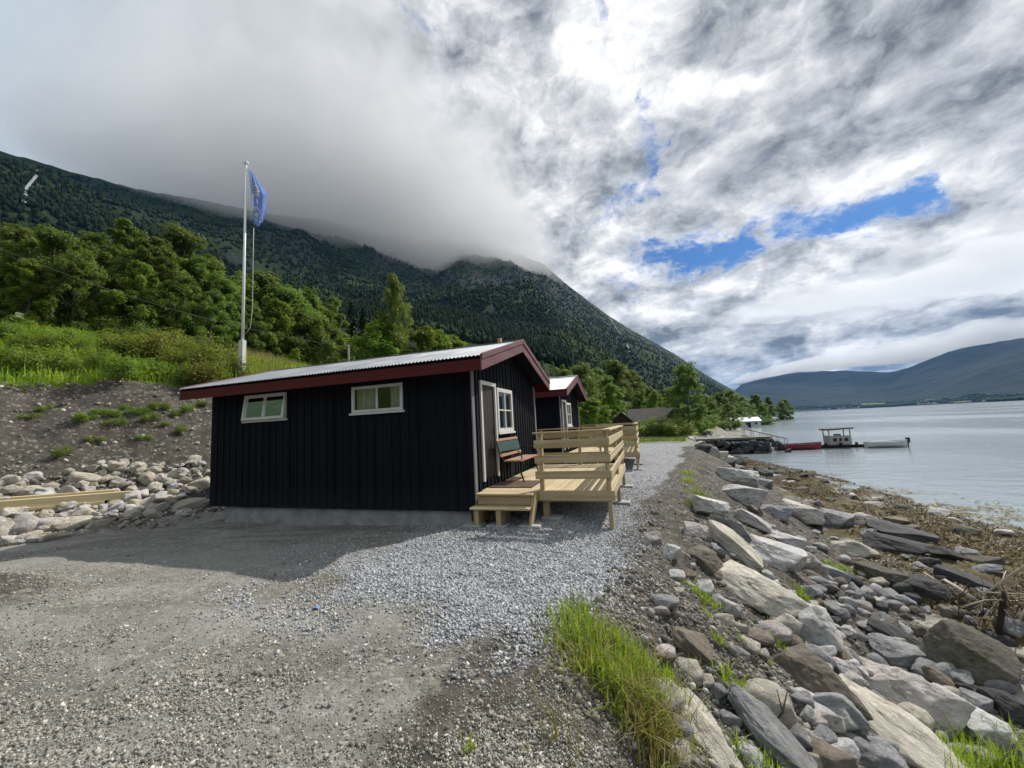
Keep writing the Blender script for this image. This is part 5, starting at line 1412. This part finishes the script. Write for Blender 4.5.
# seaweed on the beach and floating by the edge
n = 95000; yy = 8 + 34*q.random(n)**1.6; xt = np.interp(yy, YK, XT); xs = np.interp(yy, YS, XS); xx = xt + .3 + q.random(n)*(xs+.35-xt)
cv = fbm(xx*1.3, yy*1.3, o=4); k = (q.random(n) < ss(cv, -.7, .1)) & ~((yy < 10.5) & (xx > 3.8) & (yy < 9.2)); xx, yy, cv = xx[k], yy[k], cv[k]
P = np.stack([xx, yy, np.maximum(hgt(xx, yy), WATER)+q.uniform(-.01, .05, len(xx))], -1)
o = link('seaweed', leaf_mesh('seaweed', P, q.uniform(.03, .11, len(P)), unit(np.array([0, 0, 1.0])+q.normal(0, .5, (len(P), 3))), .42+.35*cv+q.normal(0, .18, len(P)), M['weed'], q, .4)); tag(o, 'brown bladder wrack covering the beach above the waterline', 'seaweed', None, 'stuff')
fl = []
for px, py, rx, ry in ((965, 508, 3.0, 1.0), (985, 515, 2.4, .8), (940, 507, 2.0, .7), (885, 492, 1.6, .8), (860, 490, 2.0, .9), (835, 484, 1.8, .7), (1005, 522, 1.8, .5), (905, 500, 1.0, .5), (820, 475, 1.2, .8), (920, 513, 1.4, .5), (870, 500, 1.6, .5)):
    c = atz(px, py, WATER); m_ = int(260*rx*ry)
    fl.append(np.stack([c[0]+q.normal(0, rx*.45, m_), c[1]+q.normal(0, ry*.6, m_), np.full(m_, WATER+.012)+q.uniform(0, .02, m_)], -1))
fl = np.concatenate(fl); fl = fl[fbm(fl[:, 0]*2, fl[:, 1]*2, o=3) > -.15]
o = link('floating_seaweed', leaf_mesh('floating_seaweed', fl, q.uniform(.05, .16, len(fl)), unit(np.array([0, 0, 1.0])+q.normal(0, .12, (len(fl), 3))), .62+q.normal(0, .2, len(fl)), M['weed'], q, .4)); tag(o, 'patches of pale brown weed floating just off the beach', 'seaweed', None, 'stuff')

# ------------------------------------------------------------------ forest on the mountain (one mass)
def forest():
    q = np.random.default_rng(61); n = 130000
    a = q.uniform(-78, 16.3, n); r = np.exp(q.uniform(np.log(130), np.log(2300), n))
    R_ = np.interp(a, MA, MR); B_ = np.interp(a, MA, MBs)
    x, y = r*np.sin(np.radians(a)), r*np.cos(np.radians(a)); z = np.maximum(mtn(a, r), np.where(r < 410, hgt(x, y, False), -99))
    t = (r-B_)/(R_-B_)
    cover = .72 + .5*fbm(x/160, y/160, o=3) - .6*np.clip(t-.62, 0, 1)*2
    k = (q.random(n) < cover) & (r < R_*.97) & (z > 1.2) & (r > 330)
    x, y, z, r, t = x[k], y[k], z[k], r[k], t[k]; n = len(x)
    con = q.random(n) < .22+.35*ss(fbm(x/120+5, y/120, o=3), .0, .4)
    Hh = np.where(con, q.uniform(9, 16, n), q.uniform(5, 10, n))*(1.05-.35*np.clip(t, 0, 1)); W_ = np.where(con, q.uniform(3.0, 4.4, n), q.uniform(4, 7.5, n))
    BV, BF = I1; V = BV[None]*(1+q.uniform(-.28, .28, (n, 12, 1)))
    up_ = (V[:, :, 2]+1)/2
    tap = np.where(con[:, None], 1.25-1.05*np.clip(up_, 0, 1), 1.0)
    an = q.uniform(0, 6.28, n); c, s_ = np.cos(an)[:, None], np.sin(an)[:, None]
    X = (V[:, :, 0]*c-V[:, :, 1]*s_)*tap*W_[:, None]/2 + x[:, None]; Y = (V[:, :, 0]*s_+V[:, :, 1]*c)*tap*W_[:, None]/2 + y[:, None]; Z = up_*Hh[:, None]-1.0 + z[:, None]
    P = np.stack([X, Y, Z], -1).reshape(-1, 3); Fa = (BF[None]+(np.arange(n)*12)[:, None, None]).reshape(-1, 3)
    tone = np.where(con, q.uniform(.08, .24, n), np.clip(.42+.30*fbm(x/170, y/170+2, o=4)+.30*ss(a[k], -16, -4)*(1-ss(t, .3, .6))+q.normal(0, .09, n), .22, 1))  # tone also raised on the lower right slope to paint in sunlit patches
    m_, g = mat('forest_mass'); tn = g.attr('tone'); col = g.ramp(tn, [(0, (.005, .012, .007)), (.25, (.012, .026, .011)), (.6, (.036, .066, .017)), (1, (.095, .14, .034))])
    nz_ = g.noise(g.pos(), .55, 4, .7); col = g.mix(nz_.step(.4, .65)*.45, col, (.010, .018, .008))
    g.out(g.bsdf(col, .9, g.bump(nz_, 1.0, 2.0), 0, .1))
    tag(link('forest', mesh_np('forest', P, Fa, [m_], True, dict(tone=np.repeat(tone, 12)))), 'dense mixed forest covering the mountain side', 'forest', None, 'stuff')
forest()
def far_woods():
    q = np.random.default_rng(63); n = 9000
    a = q.uniform(15.5, 44, n); tt = .008+.22*q.random(n)**2; B_ = np.interp(a, FA, FB); R_ = np.interp(a, FA, FRR); r = B_+tt*(R_-B_)
    x, y = r*np.sin(np.radians(a)), r*np.cos(np.radians(a)); z = farm(a, r); k = (z > -1) & (fbm(x/120, y/200, o=3) > -.1); x, y, z = x[k], y[k], z[k]; n = len(x)
    BV, BF = I1; P = BV[None]*(1+q.uniform(-.3, .3, (n, 12, 1)))*np.stack([q.uniform(8, 16, n), q.uniform(8, 16, n), q.uniform(6, 11, n)], -1)[:, None, :]*.6 + np.stack([x, y, z+3], -1)[:, None, :]
    Fa = (BF[None]+(np.arange(n)*12)[:, None, None]).reshape(-1, 3)
    tag(link('far_woods', mesh_np('far_woods', P.reshape(-1, 3), Fa, [bpy.data.materials['forest_mass']], True, dict(tone=np.repeat(q.uniform(.1, .6, n), 12)))), 'dark woods along the far shore of the fjord', 'woods', None, 'stuff')
far_woods()
def mhit(px, py):
    d = ray(px, py); d = d/np.linalg.norm(d); t = np.linspace(140, 3200, 6000); P = CAMP+d*t[:, None]
    az = np.degrees(np.arctan2(P[:, 0], P[:, 1])); r = np.hypot(P[:, 0], P[:, 1]); b = P[:, 2] < mtn(az, r)
    return P[np.argmax(b)] if b.any() else None
M['falls'] = m_simple('white_falling_water', (.20, .22, .235), .8, .3, .05)
for pts, wd_, lab in (([(37, 170), (35, 176), (29, 183), (25, 188), (24, 195), (22, 203)], .45, 'thin white waterfall high on the dark mountain at the left'), ([(609, 317), (613, 323), (616, 328), (620, 334), (625, 342), (628, 347), (630, 352)], 1.7, 'white waterfall down the rocky mountain shoulder in the middle')):
    mb = MB(); P = [mhit(*p) for p in pts]; P = [p - unit(p-CAMP)*16 + np.array([0, 0, 1.5]) for p in P if p is not None]
    if len(P) < 2: continue
    V = []
    for i, p in enumerate(P):
        k = wd_*(.5+.5*sin(i*2.1+.5)**2+.2*i/len(P)); V += [p-RT*k, p+RT*k, p+RT*k-FW*.0+np.array([0, 0, .01])+FW*3, p-RT*k+FW*3]
    Fs = []
    for i in range(len(P)-1):
        a = 4*i; b = a+4
        Fs += [(a, a+1, b+1, b), (a+1, a+2, b+2, b+1), (a+2, a+3, b+3, b+2), (a+3, a, b, b+3)]
    Fs += [(3, 2, 1, 0), tuple(len(V)-4+i for i in range(4))]
    o = mb.add(V, Fs).build('waterfall', M['falls']); tag(o, lab, 'waterfall')

# ------------------------------------------------------------------ power line
pp = at_R(349, 24); pz = float(hgt(*pp)); ptop = CAMP + ray(349, 345)*(hypot(*pp)/hypot(*ray(349, 345)[:2]))
up_ = empty('utility_pole', (pp[0], pp[1], pz))
MB().tube([(0, 0, -.3), (0, 0, ptop[2]-pz)], [.07, .055], 10).build('pole', M['greyboard'], up_)
MB().tube([(-.16, 0, ptop[2]-pz-.12), (.16, 0, ptop[2]-pz-.12)], .025, 6).build('crossarm', M['iron'], up_)
tag(up_, 'slim grey utility pole showing above the near cabin roof', 'utility pole')
A_ = atY(-60, 222, 9.0); Bp = np.array([pp[0], pp[1], ptop[2]-.1])
pts = [A_+(Bp-A_)*t + np.array([0, 0, -.9*4*t*(1-t)]) for t in np.linspace(0, 1, 24)]
tag(MB().tube(pts, .011, 6).build('power_cable', M['greyboard']), 'thin pale overhead cable sagging across the left trees', 'cable')
a, b = hit(10, 318), hit(34, 324)
o = MB().tube([a+np.array([0, 0, .45]), b+np.array([0, 0, .40])], .055, 10).build('white_post', M['white']); tag(o, 'white painted post lying in the tall grass at the left edge', 'post')

# chimney pipe of the near cabin
MB().tube([(-.35, 2.75, 3.30), (-.35, 2.75, 3.92)], .06, 10).build('chimney_pipe', m_simple('terracotta_pipe', (.30, .16, .10), .8), cab)

# ------------------------------------------------------------------ dead tree and log on the beach
base = hit(999, 640); PD = depth(base)
def onp(px, py, dd=0): d = ray(px, py); return CAMP + d*((PD+dd)/(d@FW))
ft_ = empty('fallen_tree', tuple(base)); L0 = lambda *a: Vector(onp(*a))-Vector(base)
MB().tube([L0(999, 644), L0(1000, 625), L0(1003, 605), L0(1004, 592)], [.045, .036, .04, .025], 9).build('stump', M['deaddark'], ft_)
tb = MB(); tb.tube([L0(975, 602, .3), L0(992, 589, .2), L0(1010, 576, .0), L0(1040, 556, -.3)], [.008, .014, .017, .019], 8); tb.build('trunk', M['dead'], ft_)
bz = MB()
for pl, r_ in (([(980, 592), (1000, 593), (1030, 594)], .02), ([(983, 618), (992, 608), (1001, 598)], .017), ([(978, 590), (983, 600), (975, 612)], .014), ([(1018, 622), (1024, 610), (1034, 600)], .02), ([(1005, 610), (1012, 620), (1030, 626)], .014),
               ([(985, 586), (981, 578)], .012), ([(1000, 585), (1006, 571)], .012), ([(965, 606), (985, 600), (1003, 600)], .018), ([(972, 622), (980, 612), (984, 596)], .012), ([(1012, 578), (1020, 590), (1018, 606)], .014)):
    bz.tube([L0(x, y, random.uniform(-.25, .25)) for x, y in pl], [r_*.6*(1.1-.35*i) for i in range(len(pl))], 6)
bz.build('branches', M['dead'], ft_)
db = MB(); q = np.random.default_rng(3)
for k in range(75):
    x, y = q.uniform(962, 1034), q.uniform(588, 622); l_ = q.uniform(10, 34); a_ = q.normal(.1, .7)
    dd = q.uniform(.0, .6); db.tube([L0(x-l_*cos(a_)/2, y-l_*sin(a_)/2, dd), L0(x+q.normal(0, 2), y+q.normal(0, 2), dd+.08), L0(x+l_*cos(a_)/2, y+l_*sin(a_)/2, dd+q.normal(0, .1))], [q.uniform(.003, .008)]*3, 5)
db.build('root_tangle', M['deaddark'], ft_)
tag(ft_, 'fallen dead tree with dark stump and pale branches on the beach at the right edge', 'dead tree')
p1, p2 = hit(946, 590), hit(974, 606)
tag(MB().tube([p1+np.array([0, 0, .18]), (p1+p2)/2+np.array([0, 0, .16]), p2+np.array([0, 0, .12])], [.026, .034, .036], 10).build('driftwood_log', M['dead']), 'short bleached log lying left of the dead tree', 'log')
p1, p2 = hit(925, 578), hit(940, 588)
tag(MB().tube([p1+np.array([0, 0, .10]), p2+np.array([0, 0, .10])], [.014, .018], 8).build('driftwood_stick', M['dead']), 'small pale stick lying above the bleached log', 'stick')
p1 = hit(770, 733); tg = MB(); tg.tube([p1+np.array([0, 0, .02]), p1+np.array([.12, .1, .10]), p1+np.array([.2, .22, .2])], [.008, .007, .004], 6).tube([p1+np.array([.12, .1, .10]), p1+np.array([.12, .2, .2])], .004, 5)
tag(tg.build('twig', M['deaddark']), 'thin dark twig between the stones at the bottom of the bank', 'twig')
M['plastic'] = m_simple('blue_plastic', (.12, .24, .45), .4)
p1 = hit(316, 610)
sc = MB(); 
for (dx, dy) in ((0, 0),): sc.add([p1+np.array([dx-.05, dy, .005]), p1+np.array([dx+.01, dy-.02, .03]), p1+np.array([dx+.05, dy+.01, .01]), p1+np.array([dx+.0, dy+.04, .035])], [(0, 1, 2), (0, 2, 3), (0, 1, 3), (1, 2, 3)])
tag(sc.build('plastic_scrap', M['plastic']), 'blue scrap of plastic lying on the gravel', 'litter')

# ------------------------------------------------------------------ jetty, pontoon, boats
q = np.random.default_rng(91)
M['concrete2'] = m_simple('old_jetty_concrete', (.19, .185, .17), .9, .35, 2, .4)
jt = empty('stone_jetty', (4.0, 44.6, -.66))
MB().prism([(0, 0), (7.4, .2), (7.9, 1.2), (7.4, 2.9), (0, 3.1)], lambda p, t: (p[0], p[1], t), -.22, 0).build('slab', M['concrete2'], jt, .03)
MB().prism([(.1, .1), (7.1, .3), (7.6, 1.2), (7.1, 2.8), (.1, 3.0)], lambda p, t: (p[0]+.25*(1 if t < -1 else 0)*(p[0] > 4), p[1]-.25*(1 if t < -1 else 0)*(p[1] < 1), t), -2.6, -.223).build('core', M['rk_jetty'], jt)
tag(jt, 'low stone jetty with a flat grey top reaching into the fjord', 'jetty')
for k in range(85):
    u = q.random(); x = 4.0+u*8.3; zf = q.random()
    y = 44.5 - zf*.75 + (q.random()*3.2 if u > .9 else 0); z = -.95 - zf*1.25; sz = q.uniform(.35, .75)
    put_rock(MED[q.integers(7)], 'jetty_stone', (x+zf*.5*(u > .85), y, z), (sz*.55, sz*.5, sz*.4), (q.uniform(-.4, .4), q.uniform(-.4, .4), q.uniform(0, 6)), M['rk_jetty'], 'dark stone piled against the seaward side of the jetty', 'stone', 'dark jetty stones')
M['maroonw'] = m_simple('faded_red_rail', (.26, .12, .12), .6); M['floatd'] = m_simple('dark_wet_timber', (.025, .025, .027), .6, .3, 3); M['kiosk'] = m_simple('pale_grey_board', (.40, .38, .37), .7, .15, 4)
M['redhull'] = m_simple('red_boat_paint', (.30, .035, .05), .4, .15, 2); M['whull'] = m_simple('white_boat_paint', (.62, .63, .62), .4, .1, 2); M['darkroof'] = m_simple('dark_felt_roof', (.055, .06, .055), .85, .3, 3)
gw_ = empty('gangway', (9.6, 46.6, -.62))
g1 = Vector((0, 0, 0)); g2 = Vector((4.2, 2.0, -1.25))
MB().beam(g1, g2, .9, .10).build('walkway', M['maroonw'], gw_)
for s_ in (-.42, .42):
    mb = MB(); o_ = Vector((0, s_, 0)); mb.tube([g1+o_+Vector((0, 0, .75)), g2+o_+Vector((0, 0, .75))], .035, 6)
    for t in np.linspace(0, 1, 6): mb.tube([g1.lerp(g2, t)+o_, g1.lerp(g2, t)+o_+Vector((0, 0, .75))], .025, 6)
    mb.build('handrail', M['maroonw'], gw_)
tag(gw_, 'faded red gangway running from the jetty down to the floating pontoon', 'gangway')
pt = empty('pontoon', (12.8, 48.0, WATER))
MB().box(0, 10.4, 0, 2.2, .12, .30).build('decking', M['floatd'], pt)
for k in range(7): MB().box(.3+k*1.52, 1.3+k*1.52, .1, 2.1, -.35, .118).build('float', M['floatd'], pt)
for k in range(9): MB().tube([(.4+k*1.27, -.04, .26), (.4+k*1.27, -.04, .52)], .12, 8).build('bollard', M['floatd'], pt)
tag(pt, 'long dark floating pontoon moored off the stone jetty', 'pontoon')
sh = empty('pontoon_shelter', (17.45, 48.1, WATER+.302)); sh.scale = (.78, .8, .80)
for x in (0, 2.25):
    for y in (.05, 1.75): MB().box(x-.05, x+.05, y-.05, y+.05, 0, 1.86).build('post', M['kiosk'], sh)
MB().prism([(-.28, 1.80), (2.55, 1.93), (2.55, 2.08), (-.28, 1.98)], lambda p, t: (p[0], t, p[1]), -.3, 2.1).build('roof', M['darkroof'], sh)
for nm, x0_, x1_ in (('wall_panel', .06, 2.2),):
    MB().box(x0_, x1_, .0, .07, .0, 1.12).build(nm, M['kiosk'], sh)
MB().box(.06, .11, .1, 1.7, 0, 1.12).build('wall_panel', M['kiosk'], sh)
for x in (.35, 1.0, 1.55): MB().box(x, x+(.42 if x != 1.0 else .28), -.02, -.002, .42, .82).build('opening', M['floatd'], sh)
MB().box(.9, 1.5, .6, 1.2, 0, 1.3).build('cabinet', M['kiosk'], sh)
tag(sh, 'small open shelter with a dark flat roof standing on the pontoon', 'shelter')
def boat(Lb, Bm, hm, nthw, label, loc, rz, motor):
    r = empty('rowing_boat', loc, rz); n = 22
    V = []; Fs = []
    for i in range(n+1):
        t = i/n; x = (t-.5)*Lb; wd_ = Bm/2*(sin(pi*min(1, t*.62+.36))**.8 if t > 0 else .62) * (1 if t < .97 else .6)
        wd_ = Bm/2*(1-max(0, (t-.55)/.45)**2.2)*(.72+.28*min(1, t/.3)); sheer = .42+.16*t**3+.05*(1-t)**2
        for (k, zz) in ((-1, sheer), (-.82, .12), (-.35, -.12), (.35, -.12), (.82, .12), (1, sheer)): V.append((x+.12*t*(zz > .3), wd_*k, zz))
    for i in range(n):
        for k in range(5): Fs.append((i*6+k, i*6+k+1, (i+1)*6+k+1, (i+1)*6+k))
    Fs += [tuple(range(6)), tuple(range(n*6, n*6+6))]
    h = MB().add(V, Fs, False).build('hull', hm, r); sd_ = h.modifiers.new('thick', 'SOLIDIFY'); sd_.thickness = .03; sd_.offset = 1
    for k in range(nthw):
        x = (-.34+.62*k/max(1, nthw-1))*Lb; MB().box(x-.12, x+.12, -Bm*.43, Bm*.43, .36, .40).build('thwart', M['floatd'] if motor else M['bwood'], r)
    for s_ in (-1, 1): MB().tube([(V[6*i][0], s_*abs(V[6*i][1]), V[6*i][2]+.01) for i in range(n+1)], .03, 6).build('gunwale', M['floatd'] if not motor else M['whull'], r)
    if motor: MB().box(Lb*.5, Lb*.5+.22, -.16, .16, .30, .78).box(Lb*.5+.05, Lb*.5+.14, -.05, .05, -.3, .30).build('outboard_motor', M['floatd'], r, .03)
    tag(r, label, 'boat'); return r
boat(3.7, 1.4, M['redhull'], 4, 'red open boat moored at the gangway end of the pontoon', (14.45, 47.25, WATER+.10), .02, False)
boat(3.1, 1.3, M['whull'], 6, 'long white open boat moored at the outer end of the pontoon', (21.5, 47.1, WATER+.10), 0.0, True)

# ------------------------------------------------------------------ huts and houses
M['hutwall'] = m_wood('dark_brown_wall', (.028, .016, .014), (.05, .03, .026), 2, .8, False); M['hutroof'] = m_simple('weathered_hut_roof', (.085, .075, .065), .9, .25, 2)
def house(name, x, y, rz, Lx, Ly, hw, hr, wall, roof, label, cat, over=.3, wins=1, group=None, chim=False, zb=None, scale=1):
    z = gz(x, y) if zb is None else zb
    r = empty(name, (x, y, z), rz)
    MB().prism([(-Ly/2, -.6), (Ly/2, -.6), (Ly/2, hw), (0, hw+hr), (-Ly/2, hw)], lambda p, t: (t, p[0], p[1]), -Lx/2, Lx/2).build('wall', wall, r)
    k = hr/(Ly/2); rf = MB()
    for s_ in (-1, 1):
        P = []
        for dz in (.02, .16):
            for xx in (-Lx/2-over, Lx/2+over):
                for yy in (0, Ly/2+over): P.append((xx, s_*yy, hw+hr-k*yy+dz))
        rf.add(P, [(0, 1, 3, 2), (4, 6, 7, 5), (0, 2, 6, 4), (1, 5, 7, 3), (0, 4, 5, 1), (2, 3, 7, 6)])
    ro = rf.build('roof', roof, r)
    if chim: MB().box(Lx*.2, Lx*.2+.55, -.3, .3, hw+hr-.3, hw+hr+.75).build('chimney', M['pad'], ro)
    for i in range(wins):
        xx = (-.5+(i+.5)/wins)*Lx; f = MB().box(xx-.42, xx+.42, -Ly/2-.04, -Ly/2-.004, hw*.42, hw*.82).build('window', M['white'], r)
        MB().box(xx-.33, xx+.33, -Ly/2-.055, -Ly/2-.042, hw*.46, hw*.78).build('pane', M['floatd'], f)
    if wins: MB().box(Lx*.02-.0, Lx*.02+.8, -Ly/2-.05, -Ly/2-.005, 0, hw*.80).build('door', M['hutwall'], r)
    tag(r, label, cat, group); return r
house('boat_hut', -2.9, 57, pi/2, 4.6, 2.5, 2.1, 1.15, M['hutwall'], M['hutroof'], 'small dark brown hut with its gable facing the camera', 'hut', .25, 0)
house('boat_hut', .3, 57.5, 0, 4.3, 4.4, 2.0, 1.55, M['hutwall'], M['hutroof'], 'longer dark hut with a weathered grey roof beside the small gabled hut', 'hut', .35, 2)
house('boat_hut', 3.6, 62, pi/2+.2, 4, 3.0, 2.1, 1.4, M['hutwall'], M['darkroof'], 'dark gabled hut half hidden behind bushes under the tall tree', 'hut', .3, 0)
house('shore_house', 27.2, 130, .05, 6.8, 5, 1.7, 1.0, M['whull'], m_simple('pale_metal_roof', (.45, .46, .47), .5, .1, 1), 'low white house with a pale roof on the far bend of the shore', 'house', .3, 3, None, True)
house('shore_house', 52, 230, .1, 8, 6, 3, 2, M['whull'], M['hutroof'], 'tiny white house at the end of the tree row by the water', 'house', .3, 2)
house('garden_shed', 11.0, 95, .1, 2.4, 2, 1.6, .5, M['whull'], M['whull'], 'small white shed under the trees right of the dark huts', 'shed', .15, 0)
house('hill_farm', *((lambda p: (p[0], p[1]))(mhit(753, 391) if mhit(753, 391) is not None else (60, 400, 0))), .3, 12, 8, 4, 3, M['whull'], M['hutroof'], 'lone white farmhouse on the wooded slope above the shore', 'house', .3, 0)
q = np.random.default_rng(19)
for i, (px, tt) in enumerate(((806, .012), (818, .015), (828, .02), (838, .014), (850, .02), (858, .022), (866, .018), (872, .03), (888, .016), (905, .022), (918, .03), (934, .018), (950, .03), (968, .022), (985, .035), (1000, .025), (1012, .04), (1018, .03), (1023, .02), (895, .04), (925, .05), (843, .03))):
    d = ray(px, 400); a = degrees(atan2(d[0], d[1])); B_ = np.interp(a, FA, FB); R_ = np.interp(a, FA, FRR); r = B_+tt*(R_-B_); x, y = r*sin(radians(a)), r*cos(radians(a))
    house('village_house', x, y, q.uniform(-.5, .5), q.uniform(11, 17), 9, 5, 3.5, M['whull'] if i % 4 else M['redhull'], M['darkroof'] if i % 3 else M['hutroof'], 'tiny pale or red house of the village on the far shore', 'house', .4, 0, 'village houses on the far shore', False, float(farm(np.array(a), np.array(r))))
